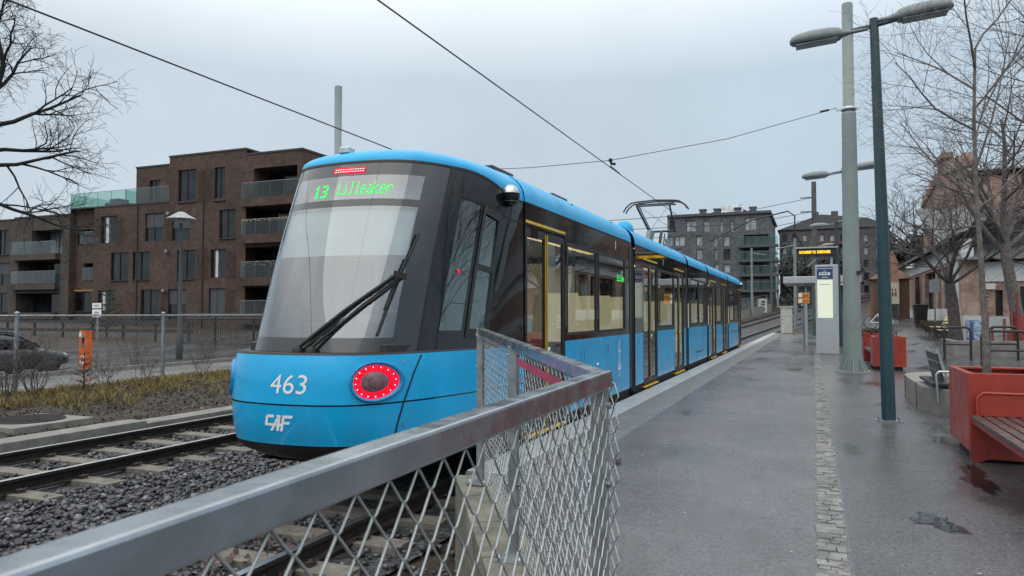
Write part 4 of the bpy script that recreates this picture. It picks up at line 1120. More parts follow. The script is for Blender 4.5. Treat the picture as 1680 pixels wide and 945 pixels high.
dup(l1, fr(.95, 23.3, 0), ANG, 'second twin-headed lamp post, its pole hidden behind the pale grey mast', GLAMP)
dup(l1, fr(1.1, 36.6, 0), ANG, 'third twin-headed lamp post in line, its heads just above the lit display', GLAMP)
dup(l1, fr(.3, 49.5, 0), ANG, 'farthest small twin-headed lamp post near the wooden mast', GLAMP)
# wooden mast with wires at the far end
wm = thing('wooden_mast', 'weathered wooden mast carrying cables beyond the shelter', 'mast', fr(.10, 56, -.2), ANG)
g = MB(); g.tube([(0,0,0),(0,0,11.0)], [.20,.16], 10); g.build('pole', M['wood_pole'], wm)
for z in (9.9, 8.9):
    g = MB(); g.tube([(-.9,0,z),(0,0,z)], .04, 6); g.build('bracket', M['dark'], wm)
bp = thing('bracket_mast', 'slim steel mast with a curved bracket arm holding wires over the tracks', 'mast', fr(.6, 62, 0), ANG)
g = MB(); g.tube([(0,0,0),(-.8,0,7.5)], [.12,.09], 8); g.build('pole', M['wood_pole'], bp)
g = MB(); g.tube([(-.7,0,6.0),(-1.2,0,6.6),(-1.9,0,7.8),(-1.9,0,9.2),(-2.4,0,9.6),(-5.2,0,9.0),(-8.5,0,7.4)], .055, 6); g.build('arm', M['blackpaint'], bp)
for i, (z, L2, z2) in enumerate(((9.7,-9,7.2),(8.7,-8,6.6),(8.2,-7,6.0))):
    wire('feeder_cable', ['uppermost', 'middle', 'lowest'][i]+' thin cable running from the wooden mast over the tram rear', [fr(.1,56,z), fr(-4,50,(z+z2)/2-.3), fr(L2-3,44,z2)], .02)
# small masts far down the line
for i, (px, L, s, h) in enumerate(((0,-1.5,70,8.0),(0,-7.0,95,8.0),(0,-4.4,103.4,6.6))):
    t = thing('line_mast', ['slim grey mast behind the white cabinet', 'grey mast in front of the glazed balconies of the charcoal block', 'far grey mast at the right corner of the charcoal block'][i], 'mast', fr(L, s, zt(s)), ANG)
    g = MB(); g.tube([(0,0,0),(0,0,h)], [.16,.12], 8); g.build('pole', M['greypole'], t)
    g = MB(); g.tube([(0,0,h-.6),(1.6 if L < -5 else -1.6,0,h-.9)], .05, 6); g.build('arm', M['greypole'], t)

# ------------------------------------------------------------------ information pillar, shelter, display, signs, cabinet
ip = thing('information_pillar', 'white timetable pillar with glowing panel and blue header on the platform', 'information pillar', fr(.46, 30.3, 0), ANG)
mcas = mat('pillar_casing', (.42,.45,.47), .45, var=.06)
g = MB(); g.box(-.40,.40,-.14,.14,0,3.35); g.build('casing', mcas, ip, bevel=.02)
g = MB(); g.box(-.33,.20,-.146,-.1405,1.35,2.78); pl = g.build('glowing_panel', glow('timetable_light', (.92,1,.80), .72), ip)
g = MB(); g.box(-.27,.12,-.149,-.1465,2.60,2.615); g.build('printed_line', M['dark'], pl)
g = MB(); g.box(-.34,.21,-.147,-.1405,2.82,3.27); hd = g.build('header', mat('sign_blue', (.03,.07,.17), .4), ip)
g = MB()                                            # white tram pictogram
g.box(-.26,.12,-.151,-.1475,2.96,3.06)
for a in (-.22,-.12,-.02): g.box(a,a+.07,-.1535,-.1515,3.0,3.04,1)
g.tube([(-.13,-.15,3.06),(-.07,-.15,3.13),(-.01,-.15,3.06)], .008, 5); g.box(-.33,.20,-.151,-.1475,3.20,3.215)
g.box(-.16,.04,-.151,-.1475,2.87,2.89)
g.build('tram_pictogram', [M['white'], M['dark']], hd)
sh = thing('platform_shelter', 'pale flat-roofed waiting shelter with glass walls behind the timetable pillar', 'shelter', fr(-.35, 38, 0), ANG)
g = MB(); g.box(-1.0,2.4,-.3,3.6,2.95,3.28); g.build('roof', mcas, sh, bevel=.03)
for x, y in ((.0,.3),(2.2,.3),(.0,3.3),(2.2,3.3),(1.1,3.3)):
    g = MB(); g.box(x-.05,x+.05,y-.05,y+.05,0,2.95); g.build('post', mcas, sh)
g = MB(); g.quad((2.2,.36,.2),(2.2,3.24,.2),(2.2,3.24,2.7),(2.2,.36,2.7)); g.quad((.06,3.3,.2),(2.14,3.3,.2),(2.14,3.3,2.7),(.06,3.3,2.7)); g.build('glass_wall', M['balc'], sh)
g = MB(); g.box(.5,2.0,2.8,3.2,.42,.48); g.box(.6,.66,2.85,3.15,0,.42); g.box(1.8,1.86,2.85,3.15,0,.42); g.build('bench', M['dark'], sh)
for x in (.6, 1.6):
    g = MB(); g.lathe([(.0,0),(.07,.0),(.07,-.02)], (x,1.2,2.948), 10); g.build('roof_lamp', M['strip'], sh)
db = thing('departure_display', 'dark departure board with amber lit lettering hanging at the grey mast', 'departure board', fr(-.15, 31.8, 0), ANG)
g = MB(); g.box(-.46,1.0,-.14,.14,3.78,4.10); g.build('case', mat('board_case', (.035,.02,.025), .35), db, bevel=.02)
g = MB(); g.box(-.52,1.06,-.20,.20,4.105,4.16); g.build('lid', mcas, db)
g = MB(); random.seed(3); x = -.36
for word in (11, 3, 12):                             # lettering too small in the photo to read: dot columns
    for k in range(word):
        for i in range(3):
            for j in range(5):
                if random.random() < .72: g.quad((x+i*.0125,-.1425,3.90+j*.022),(x+i*.0125+.0115,-.1425,3.90+j*.022),(x+i*.0125+.0115,-.1425,3.92+j*.022),(x+i*.0125,-.1425,3.92+j*.022))
        x += .041
    x += .04
g.build('led_row', M['amber_led'], db, fix=False); random.seed(9)
for x in (.82,):
    g = MB(); g.tube([(x,.0,0),(x,.0,3.78)], .05, 8); g.build('post', mcas, db)
g = MB(); g.tube([(-.05,0,3.4),(.35,0,3.77)], .02, 5); g.build('stay', mcas, db)
os_ = thing('orange_notice', 'pair of orange notice boards on a slim grey post beside the shelter', 'notice sign', fr(-.38, 33.5, 0), ANG)
g = MB(); g.tube([(0,0,0),(0,0,2.1)], .045, 8); g.build('post', M['galv'], os_)
mor = mat('orange_sign', (.75,.30,.03), .5)
for z in (2.04, 2.28):
    g = MB(); g.box(-.24,.22,-.06,-.03,z-.10,z+.11); o_ = g.build('board', mor, os_, bevel=.008)
    g = MB(); g.box(-.21,-.08,-.064,-.0605,z-.07,z+.09); g.build('symbol', M['white'], o_)
    g = MB(); g.box(-.04,.19,-.064,-.0605,z+.0,z+.025); g.box(-.04,.14,-.064,-.0605,z-.06,z-.04); g.build('printed_line', M['redpaint'], o_)
cb_ = thing('equipment_cabinet', 'tall off-white equipment cabinet at the far end of the platform', 'cabinet', fr(-1.95, 60.6, .02), ANG)
mcab = mat('cabinet_paint', (.52,.53,.48), .6, dirt=.2)
g = MB(); g.box(-.42,.42,-.3,.3,0,1.95); g.build('casing', mcab, cb_, bevel=.02)
g = MB(); g.box(-.50,.50,-.36,.36,1.955,2.05); g.build('lid', mcab, cb_, bevel=.02)
g = MB(); g.box(-.38,.38,-.305,-.3005,1.30,1.315); g.box(-.30,-.26,-.315,-.3005,1.0,1.12); g.build('door_seam', M['dark'], cb_)
ad = thing('poster_board', 'white poster board with dark print standing beyond the far rails', 'poster board', fr(-6.1, 100, zt(100)-.7), ANG)
g = MB(); g.box(-.55,.55,-.05,.05,.3,2.1); g.build('panel', mcab, ad)
g = MB()
for a, b, c_, d in ((-.1,.35,1.6,1.85),(-.2,.3,1.3,1.5),(-.35,.3,.7,.9),(-.35,.2,.5,.6)): g.box(a,b,-.056,-.051,c_,d)
g.build('print', M['dark'], ad)
for x in (-.45,.45):
    g = MB(); g.box(x-.05,x+.05,-.04,.04,-.2,.3); g.build('leg', M['dark'], ad)
sg = thing('signal_post', 'dark signal head on a slim post behind the white cabinet', 'signal', fr(-.9, 65, zt(65)-.4), ANG)
g = MB(); g.tube([(0,0,0),(0,0,3.2)], .06, 8); g.build('post', M['galv'], sg)
g = MB(); g.box(-.18,.18,-.12,.12,2.3,3.4); hd_ = g.build('signal_head', M['blackpaint'], sg, bevel=.03)
for z in (2.55,2.85,3.15):
    g = MB(); g.lathe([(.0,-.14),(.07,-.135),(.08,-.12)], (0,0,z), 10, axis='y'); g.build('lens', M['lampglass'], hd_)
# ------------------------------------------------------------------ where a pixel ray of the photograph meets a plane of the track frame (survey helper)
def at_s(px, py, s):
    r = (px-840)/1213; L = -s*(.378-.926*r)/(.926+.378*r); d = .926*s-.378*L
    return L, 1.5+(515-py)*d/1213
def at_L(px, py, L):
    r = (px-840)/1213; s = -L*(.926+.378*r)/(.378-.926*r); d = .926*s-.378*L
    return s, 1.5+(515-py)*d/1213

# ------------------------------------------------------------------ facades with real openings
def facade(root, wall, x0, x1, z0, z1, ops, y=0.0, depth=.16, wm=0):
    """wall with openings in the plane y facing -y; ops: (xa,xb,za,zb,kind)"""
    xs = sorted({x0, x1} | {min(max(q, x0), x1) for o in ops for q in o[:2]}); zs = sorted({z0, z1} | {min(max(q, z0), z1) for o in ops for q in o[2:4]})
    for i in range(len(xs)-1):
        for j in range(len(zs)-1):
            cx, cz = (xs[i]+xs[i+1])/2, (zs[j]+zs[j+1])/2
            if any(o[0] < cx < o[1] and o[2] < cz < o[3] for o in ops): continue
            wall.quad((xs[i],y,zs[j]),(xs[i+1],y,zs[j]),(xs[i+1],y,zs[j+1]),(xs[i],y,zs[j+1]), wm)
    for xa, xb, za, zb2, kind in ops:
        d = 1.7 if kind.startswith('balc') else depth
        for q in (((xa,y,za),(xa,y+d,za),(xa,y+d,zb2),(xa,y,zb2)),((xb,y,za),(xb,y,zb2),(xb,y+d,zb2),(xb,y+d,za)),((xa,y,zb2),(xa,y+d,zb2),(xb,y+d,zb2),(xb,y,zb2)),((xa,y,za),(xb,y,za),(xb,y+d,za),(xa,y+d,za))): wall.quad(*q, wm)
        window(root, xa, xb, za, zb2, y+d, kind)
def window(root, xa, xb, za, zb2, y, kind):
    w_, h = xb-xa, zb2-za; t_ = min(.06, w_*.08)
    if kind == 'garage':
        g = MB(); g.quad((xa,y,za),(xb,y,za),(xb,y,zb2),(xa,y,zb2)); g.build('dark_doorway', M['frame_black'], root, fix=False); return
    g = MB()
    g.box(xa,xa+t_,y-.05,y+.02,za,zb2); g.box(xb-t_,xb,y-.05,y+.02,za,zb2); g.box(xa+t_,xb-t_,y-.05,y+.02,za,za+t_); g.box(xa+t_,xb-t_,y-.05,y+.02,zb2-t_,zb2)
    nm = 1 if w_ > .9 else 0
    if kind.startswith('balc'): nm = 2
    for k in range(nm):
        xm = xa+w_*(k+1)/(nm+1)+(.0 if nm > 1 else -.05*w_); g.box(xm-t_/2,xm+t_/2,y-.05,y+.02,za+t_,zb2-t_)
    if kind == 'half': g.box(xa+t_,xb-t_,y-.05,y+.02,za+h*.48-t_/2,za+h*.48+t_/2)
    f = g.build('window', M['frame_black'], root)
    g = MB(); pm = 'pane_light' if kind.endswith('light') else 'pane'
    g.quad((xa+t_,y,za+t_),(xb-t_,y,za+t_),(xb-t_,y,zb2-t_),(xa+t_,y,zb2-t_)); g.build('pane', M[pm], f, fix=False)
    if kind in ('half', 'shut'):
        g = MB(); zl = za+h*.5 if kind == 'half' else za+.03
        n = max(4, int((zb2-zl)/.09))
        for k in range(n): g.box(xa+t_,xb-t_,y-.045,y-.02-.01*(k % 2), zl+(zb2-t_-zl)*k/n, zl+(zb2-t_-zl)*(k+.93)/n)
        g.build('shutter', M['shutter'], f)
    if kind == 'win' and w_ > .7:
        g = MB(); g.box(xa-.03,xb+.03,y-.26,y-.02,za-.05,za-.002); g.build('sill', M['ledge'], f)
    if kind == 'curt':
        g = MB(); g.box(xa+t_+w_*.2,xa+w_*.48,y-.012,y-.004,za+t_,zb2-t_); g.build('curtain', M['plaster'], f)

def balustrade(root, x0, x1, y, z0, z1, side=None):
    n = max(2, int(abs(x1-x0)/1.2))
    g = MB(); g.quad((x0,y,z0),(x1,y,z0),(x1,y,z1),(x0,y,z1))
    if side: g.quad((x0,y,z0),(x0,y+side,z0),(x0,y+side,z1),(x0,y,z1)); g.quad((x1,y,z0),(x1,y+side,z0),(x1,y+side,z1),(x1,y,z1))
    o = g.build('balcony_glass', M['balc'], root, fix=False)
    g = MB()
    for k in range(n+1): x = x0+(x1-x0)*k/n; g.box(x-.012,x+.012,y+.005,y+.03,z0-.1,z1)
    g.box(x0,x1,y-.02,y+.02,z1,z1+.025)
    g.build('balustrade_rail', M['galv'], o)
def fairy(root, x0, x1, y, z, n, sag=.1):
    g = MB()
    for k in range(n):
        x = x0+(x1-x0)*k/n+random.uniform(-.05,.05); zz = z+random.uniform(-sag, sag*.5)
        g.lathe([(0,-.015),(.015,0),(0,.015)], (x,y,zz), 4)
    g.build('fairy_lights', M['warm_led'], root, fix=False)

# main brown brick block, left
S1 = 41.0
ab = thing('apartment_building', 'large brown brick apartment block with black windows and stacked balconies left of the tram', 'apartment building', fr(0, S1, 0), ANG)
def ops_from(rects, s): 
    out = []
    for x0, y0, x1, y1, k in rects:
        xc = (x0+x1)/2; yc = (y0+y1)/2; La, _ = at_s(x0, yc, s); Lb, _ = at_s(x1, yc, s); _, za = at_s(xc, y1, s); _, zb2 = at_s(xc, y0, s); out.append((La, Lb, za, zb2, k))
    return out
wl = MB()
zT = at_s(160, 340, S1)[1]; zR = at_s(240, 268, S1)[1]; zR2 = at_s(330, 251, S1)[1]; zR3 = at_s(450, 248, S1)[1]
xA = at_s(152, 400, S1)[0]; xA0 = at_s(113, 400, S1)[0]; xB = at_s(204, 300, S1)[0]; xC = at_s(275, 300, S1)[0]; xD = at_s(402, 300, S1)[0]; xE = at_s(494, 300, S1)[0]
body_ops = ops_from([(163,354,191,399,'curt'),(236,349,266,395.5,'half'),(280,352,310,394.5,'half'),(358,343,384.5,391,'win'),
    (180.6,414,210,460,'win'),(216.5,413,245,459,'win'),(289.5,410,320,458,'win'),(344.5,408.5,370.5,456,'curt'),
    (160,477,186,511,'curt'),(231,475.5,261.6,522,'win'),(275.6,474.6,306,523,'half'),(342.6,473,368.7,521,'shut'),
    (176,540,240,568,'garage'),(284,540,368,566,'garage')], S1)
facade(ab, wl, xA, xD, -1, zT, body_ops)
facade(ab, wl, xB, xC, zT, zR, ops_from([(226,291,243,326,'win'),(259,287,272,326,'win')], S1), y=.9)
facade(ab, wl, xC, xD, zT, zR2, ops_from([(289.5,277,319,331,'win'),(349,273,367,328,'win')], S1))
# balcony bay
bo = ops_from([(414,272,486,322,'balc'),(391,338,487,384,'balc'),(391,404,487,454,'balc'),(391,471,487,518,'balc')], S1)
facade(ab, wl, xD, xE, -1, zR3, bo)
for yq in (0.0,):
    wl.quad((xE,0,-1),(xE,16,-1),(xE,16,zR3),(xE,0,zR3)); wl.quad((xB,.9,zT),(xB,14,zT),(xB,14,zR),(xB,.9,zR)); wl.quad((xC,0,zT),(xC,.9,zT),(xC,.9,zR2),(xC,0,zR2))
    wl.quad((xC,.9,zR),(xC,14,zR),(xC,14,zR2),(xC,.9,zR2))
    wl.quad((xA0,.0,-1),(xA0,14,-1),(xA0,14,zT),(xA0,0,zT))
# recessed stair bay at the left end with open loggias
facade(ab, wl, xA0, xA, -1, zT, ops_from([(117,375,144,399,'balc'),(127,431,148,459,'balc'),(113,479,140,511,'win')], S1), y=.5)
wl.quad((xA,0,-1),(xA,.5,-1),(xA,.5,zT),(xA,0,zT)); wl.quad((xA0,0,zT),(xA,0,zT),(xA,.5,zT),(xA0,.5,zT))
g = MB()
g.box(xA0-.05,xC+.0,-.05,14,zT,zT+.10); g.box(xB-.05,xC-.052,.85,14,zR,zR+.12); g.box(xC-.05,xD,-.05,14,zR2,zR2+.12); g.box(xD+.002,xE+.05,-.05,16,zR3,zR3+.12)
g.build('roof', M['ledge'], ab)
g = MB()
for o in bo: g.box(xD-.12,xE+.04,-.42,-.003,o[2]-.62,o[2]-.01)
g.build('balcony_band', M['brick_dark'], ab)
for k, o in enumerate(bo): balustrade(ab, xD-.05, xE, -.36, o[2]-.005, o[2]+1.05)
for o in ops_from([(117,375,144,399,'b'),(127,431,148,459,'b')], S1): balustrade(ab, o[0], o[1], .42, o[2], o[2]+.95)
fairy(ab, xD+.05, xE, -.40, bo[1][2]+1.02, 46, .10); fairy(ab, xD+.05, xE-.8, -.40, bo[2][2]+.95, 24, .22)
fairy(ab, xA0, xA, .45, at_s(130,476,S1)[1], 26, .03)
balustrade(ab, xA0+.05, xB-.05, -.02, zT+.10, zT+1.22, side=4); balustrade(ab, xB, xC-.05, -.02, zT+.10, zT+1.22)
g = MB(); a, _ = at_s(150, 330, S1); g.box(a,a+1.9,1.0,2.2,zT+.11,zT+.55); g.box(a+.4,a+1.4,1.1,2.1,zT+.55,zT+.85); g.build('roof_box', M['shutter'], ab, bevel=.05)
for px in (224, 332):
    g = MB(); L_ = at_s(px, 400, S1)[0]; g.tube([(L_,-.07,-1),(L_,-.07,zT-.05)], .05, 6); g.build('downpipe', M['ledge'], ab)
# patterned brick fields (every other header set proud)
g = wl
for x0,y0,x1,y1 in ((321,275,347,330),(268,349,279,394),(372,410,386,456),(322,410,343,457),(263,475,274,520),(370,473,387,518),(194,355,200,396)):
    La = at_s(x0,(y0+y1)/2,S1)[0]; Lb = at_s(x1,(y0+y1)/2,S1)[0]; za = at_s((x0+x1)/2,y1,S1)[1]; zb2 = at_s((x0+x1)/2,y0,S1)[1]
    z = za; k = 0
    while z < zb2-.1:
        x = La+(.12 if k % 2 else 0)
        while x < Lb-.1: g.box(x,x+.12,-.045,-.002,z,z+.075); x += .27
        z += .15; k += 1
wl.build('wall', M['brick_dark'], ab, fix=False)
g = MB()
for px, py in ((277,350),(275,412),(271,477)):
    L_, z_ = at_s(px, py, S1); g.box(L_-.12,L_+.1,-.25,-.003,z_-.12,z_+.1)
g.build('wall_lamp', M['galv'], ab, bevel=.03)

# grey-brown neighbour
S2 = 44.5
ab2 = thing('apartment_building', 'lower grey-brown brick apartment house with glass balconies at the left edge', 'apartment building', fr(0, S2, 0), ANG)
wl = MB(); zq = at_s(60, 358, S2)[1]; q0 = at_s(-90,400,S2)[0]; q1 = at_s(22,400,S2)[0]; q2 = at_s(112,400,S2)[0]
facade(ab2, wl, q0, q1, -1, zq, ops_from([(-5,377,13,418,'win'),(-12,431,15,468.6,'half'),(-10,481,12.5,512,'win'),(-70,377,-40,418,'win'),(-70,431,-40,468,'win')], S2))
b2 = ops_from([(50,377,100,416,'balclight'),(29,428,98,465,'balc'),(26,481,98,513,'balc')], S2)
facade(ab2, wl, q1, q2, -1, zq+.1, b2)
wl.quad((q2,0,-1),(q2,14,-1),(q2,14,zq+.1),(q2,0,zq+.1))
wl.build('wall', M['brick_grey'], ab2, fix=False)
g = MB(); g.box(q0,q1-.002,-.06,14,zq,zq+.12); g.box(q1,q2+.05,-.06,14,zq+.1,zq+.24); g.build('roof', M['ledge'], ab2)
g = MB(); c_ = at_s(95,350,S2)[0]; g.box(c_-.2,c_+.2,2,2.4,zq+.2,zq+.9); g.build('chimney', M['ledge'], ab2)
g = MB()
for o in b2: g.box(q1+.1,q2-1.2,-.40,-.003,o[2]-.55,o[2]-.01)
g.build('balcony_band', M['brick_grey'], ab2)
for o in b2[:2]: balustrade(ab2, q1+.15, q2-1.25, -.34, o[2], o[2]+1.05)

# far charcoal block behind the tram's rear
S3 = 104.0
fb = thing('apartment_building', 'charcoal five-storey apartment block with glazed balconies beyond the rear of the tram', 'apartment building', fr(0, S3, 0), ANG)
wl = MB(); x0_ = at_s(1096,400,S3)[0]; x1_ = at_s(1216,400,S3)[0]; x2_ = at_s(1263,400,S3)[0]; zt_ = at_s(1180,353,S3)[1]
Z = lambda X, Y: (1060+.2962*X, 300+.2962*Y)
def zrect(X0, Y0, X1, Y1, k): a = Z(X0, Y0); b = Z(X1, Y1); return (a[0], a[1], b[0], b[1], k)
rects = []
for Y0, Y1, cols_ in ((208,270,((225,283),(322,357),(413,432),(470,490),(135,165))),(292,350,((160,218),(280,315),(378,398),(432,467),(125,150))),(366,425,((160,200),(280,315),(380,400),(432,470))),(448,500,((160,200),(280,315),(380,405),(433,470))),(525,585,((380,405),(433,470)))):
    for a, b in cols_: rects.append(zrect(a, Y0, b, Y1, 'light' if (a+Y0) % 7 else 'win'))
facade(fb, wl, x0_, x1_, 0, zt_, ops_from(rects, S3), depth=.25)
bz = ops_from([zrect(552,192,617,262,'light'),zrect(545,285,685,345,'balclight'),zrect(545,365,685,425,'balclight'),zrect(545,447,688,505,'balclight'),zrect(545,527,688,592,'balclight')], S3)
facade(fb, wl, x1_, x2_, 0, zt_, bz)
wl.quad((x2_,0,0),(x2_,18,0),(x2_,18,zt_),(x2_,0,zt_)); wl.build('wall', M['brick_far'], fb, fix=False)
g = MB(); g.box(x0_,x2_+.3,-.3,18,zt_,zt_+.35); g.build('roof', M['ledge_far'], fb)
g = MB()
for o in bz[1:]: g.box(x1_-.2,x2_+1.2,-1.2,-.003,o[2]-.35,o[2]-.01)
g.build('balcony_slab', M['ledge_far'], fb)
for o in bz[1:]: balustrade(fb, x1_-.1, x2_+1.1, -1.15, o[2], o[2]+1.05)
for X in (300,382,500,587):
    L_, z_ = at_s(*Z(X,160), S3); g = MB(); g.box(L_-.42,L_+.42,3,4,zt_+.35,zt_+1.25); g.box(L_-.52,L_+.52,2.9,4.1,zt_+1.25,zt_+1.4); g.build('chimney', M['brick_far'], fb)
g = MB(); a = at_s(*Z(405,150),S3)[0]; g.add([(a,2.5,zt_+.36),(a+3,2.5,zt_+.36),(a+3,4.2,zt_+2.0),(a,4.2,zt_+2.0)],[[0,1,2,3]]); g.build('skylight', M['pane_light'], fb)
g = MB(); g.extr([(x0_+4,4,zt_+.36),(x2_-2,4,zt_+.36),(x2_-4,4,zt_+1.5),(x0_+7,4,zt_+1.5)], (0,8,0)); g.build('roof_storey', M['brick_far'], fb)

S4 = 122.0
fb2 = thing('apartment_building', 'brown-black apartment block with low gabled roof behind the shelter and display', 'apartment building', fr(0, S4, 0), ANG)
wl = MB(); y0_ = at_s(1280,400,S4)[0]; y1_ = at_s(1462,400,S4)[0]; zu = at_s(1330,376,S4)[1]
rects = []
for py in (384,405,426,447,468):
    for px in (1285,1300,1318,1346,1363,1380,1404,1418,1438): rects.append((px,py,px+8,py+12,'light' if (px*7+py) % 5 < 2 else 'win'))
facade(fb2, wl, y0_, y1_, 0, zu, ops_from(rects, S4), depth=.25)
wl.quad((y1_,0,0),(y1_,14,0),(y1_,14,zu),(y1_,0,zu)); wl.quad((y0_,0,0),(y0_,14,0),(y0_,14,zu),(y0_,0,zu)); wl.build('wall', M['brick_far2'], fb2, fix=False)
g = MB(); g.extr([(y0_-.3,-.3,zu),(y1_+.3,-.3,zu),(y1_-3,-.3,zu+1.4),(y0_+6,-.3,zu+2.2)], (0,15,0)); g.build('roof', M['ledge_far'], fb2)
for px in (1340,1372):
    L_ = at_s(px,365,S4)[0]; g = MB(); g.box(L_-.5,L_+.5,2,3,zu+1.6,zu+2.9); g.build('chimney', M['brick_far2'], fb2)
g = MB(); g.box(at_s(1345,400,S4)[0], at_s(1400,400,S4)[0], -1.2,-.003, at_s(1370,402,S4)[1], at_s(1370,397,S4)[1]); g.build('balcony_band', mat('red_brown_band', (.16,.06,.05), .7), fb2)
# low pale wall and pipe fence beyond the far rails
g = MB(); 
for i in range(9): a, b = 58+i*5, 58+i*5+4.98; g.add([(-11.6+curve(a),a,zt(a)-.6),(-11.6+curve(b),b,zt(b)-.6),(-11.6+curve(b),b,zt(b)+.55),(-11.6+curve(a),a,zt(a)+.55)],[[0,1,2,3]]); g.box(-11.8+curve(a),-11.6+curve(a),a,b,zt(a)+.4,zt(a)+.56)
tag(g.build('retaining_wall', M['conc'], frame=True), 'low weathered retaining wall beside the far rails in front of the charcoal block', 'wall')
pf_ = thing('pipe_fence', 'thin grey pipe fence above the retaining wall beyond the tram rear', 'fence', (0,0,0), ANG)
for z in (.95,1.35,1.7):
    g = MB(); g.tube([(-12.2+curve(s),s,zt(s)+z) for s in range(58,104,5)], .03, 5); g.build('rail', M['wire_far'], pf_)
for s in range(58,104,5):
    g = MB(); g.tube([(-12.2+curve(s),s,zt(s)),(-12.2+curve(s),s,zt(s)+1.7)], .04, 5); g.build('post', M['wire_far'], pf_)

# ------------------------------------------------------------------ station buildings on the right
XR = ANG-PI/2                                        # local x runs towards the camera along -track, y to the right
s_far, s_near, LW = 62.0, 36.9, 6.0
an = thing('station_annex', 'long low annex with pale brick piers, white frieze and grey hipped roof on the right', 'station annex', fr(LW, s_far, 0), XR)
wl = MB(); X = lambda px, py: (s_far-at_L(px,py,LW)[0], at_L(px,py,LW)[1])
zfr0 = 3.95; zfr1 = 4.75; zpl = 1.75
ops = []
for a, b, k in ((1484.5,1490.5,'garage'),(1502,1508.5,'win'),(1518,1535,'win'),(1539,1544.5,'win'),(1550,1557,'win')):
    xa = X(a,490)[0]; xb = X(b,490)[0]; ops.append((xa, xb, zpl+.02 if k != 'garage' else 1.1, 3.80, k))
facade(an, wl, 0, s_far-s_near, zpl, zfr0, ops, depth=.25, wm=0)
wl.quad((0,0,zpl),(0,5,zpl),(0,5,zfr1),(0,0,zfr1),0)
wl.build('wall', [M['brick_pale']], an, fix=False)
g = MB(); g.box(-.05,s_far-s_near,-.06,.4,zfr0+.002,zfr1); g.build('frieze', M['plaster'], an)
g = MB(); g.box(-.05,s_far-s_near,-.10,.35,.2,zpl-.002); g.build('plinth', M['plaster'], an)
g = MB(); Ln = s_far-s_near; e0, e1 = zfr1+.02, 6.9
g.add([(-.6,-.6,e0),(Ln,-.6,e0),(Ln,4,e1),(4.5,4,e1),(-.6,6,e0)],[[0,1,2,3],[0,3,4]]); g.box(-.6,Ln,-.62,-.5,e0-.14,e0)
g.build('roof', M['roof_slate'], an, fix=False)
g = MB(); xq = X(1523,458); g.tube([(xq[0],-.07,4.3),(xq[0],-.8,4.35)],.03,6); g.lathe([(.0,.0),(.08,-.02),(.32,-.22),(.34,-.24)],(xq[0],-.8,4.35),12); g.build('wall_lamp', M['galv'], an)
g = MB(); xd = X(1566,490)[0]; xd2 = X(1577,490)[0]; g.box(xd,xd2,-.09,-.05,1.0,3.9); g.build('door', M['plaster'], an)
# brick wing, facing the camera
SW = s_near
wg = thing('station_wing', 'red brick station wing with white frieze and pale base behind the red poles', 'station wing', fr(0, SW, 0), ANG)
wl = MB(); wx0 = LW; wx1 = 30
zb0 = at_s(1600,519,SW)[1]; zf0 = at_s(1620,462,SW)[1]; zf1 = at_s(1620,430,SW)[1]
facade(wg, wl, wx0, wx1, zb0, zf0, ops_from([(1610,476,1620.5,513,'win'),(1633,476,1646,518,'garage'),(1674,470,1692,516,'win')], SW), depth=.25)
wl.build('wall', M['brick_red'], wg, fix=False)
g = MB(); g.box(wx0+.55,wx1,-.05,.3,zf0+.002,zf1); g.build('frieze', M['plaster'], wg)
g = MB(); g.box(wx0-.08,wx1,-.08,.3,0,zb0-.002); g.build('plinth', M['render_wall'], wg)
g = MB(); g.box(wx0-.10,wx0+.55,-.12,.5,zb0,zf1+.2); g.build('corner_pier', M['brick_pale'], wg)
g = MB(); g.add([(wx0-.5,-.5,zf1+.1),(wx1,-.5,zf1+.1),(wx1,12,7.6),(wx0-.5,12,7.6)],[[0,1,2,3]]); g.build('roof', M['roof_slate'], wg)
a = at_s(1607,475,SW); b = at_s(1633,465,SW)
g = MB(); g.box(a[0],b[0],-.09,-.04,a[1],b[1]); g.build('sign_panel', M['plaster'], wg)
g = MB()
a = at_s(1612,512,SW); b = at_s(1620,476,SW)
for k in range(6): z = a[1]+(b[1]-a[1])*(k+.4)/6; g.box(a[0],b[0],-.03,.0,z,z+.05)
g.build('shelf_strip', M['plaster'], wg)
# tall gabled station house behind
LG = 8.2
st_ = thing('station_house', 'tall red brick station house with stepped gable, slate roof and chimney behind the bare trees', 'station house', fr(LG, 68, 0), XR)
G = lambda px, py: (68-at_L(px,py,LG)[0], at_L(px,py,LG)[1])
wl = MB(); xa, ea = G(1517,335); xb = G(1592,335)[0]; xm, za = G(1538,262)
zE = ea-1.0
wo = []
for px in (1532,1546,1562):
    x_, z_ = G(px,400); wo.append((x_-.55,x_+.55,z_-2.6,z_+.6,'win'))
x_, z_ = G(1540,340); wo.append((x_-.5,x_+.5,z_-1.2,z_+1.0,'light'))
facade(st_, wl, xa, xb, 0, zE, [o for o in wo if o[3] < zE], depth=.3)
xm = (xa+xb)/2; zA = 11.3
wl.poly([(xa,0,zE),(xb,0,zE),(xb,0,zE+.8),(xm+1.5,0,zA-.4),(xm+1.5,0,zA+.6),(xm-1.5,0,zA+.6),(xm-1.5,0,zA-.4),(xa,0,zE+.8)])
wl.quad((xb,0,0),(xb,26,0),(xb,26,zE),(xb,0,zE)); wl.quad((xa,0,0),(xa,26,0),(xa,26,zE),(xa,0,zE))
wl.build('wall', M['brick_red'], st_, fix=False)
g = MB(); g.extr([(xa,.0,zE+.8),(xa,.0,zE+1.15),(xm-1.5,.0,zA-.05),(xm-1.5,.0,zA-.4)],(0,-.0,0)) if False else None
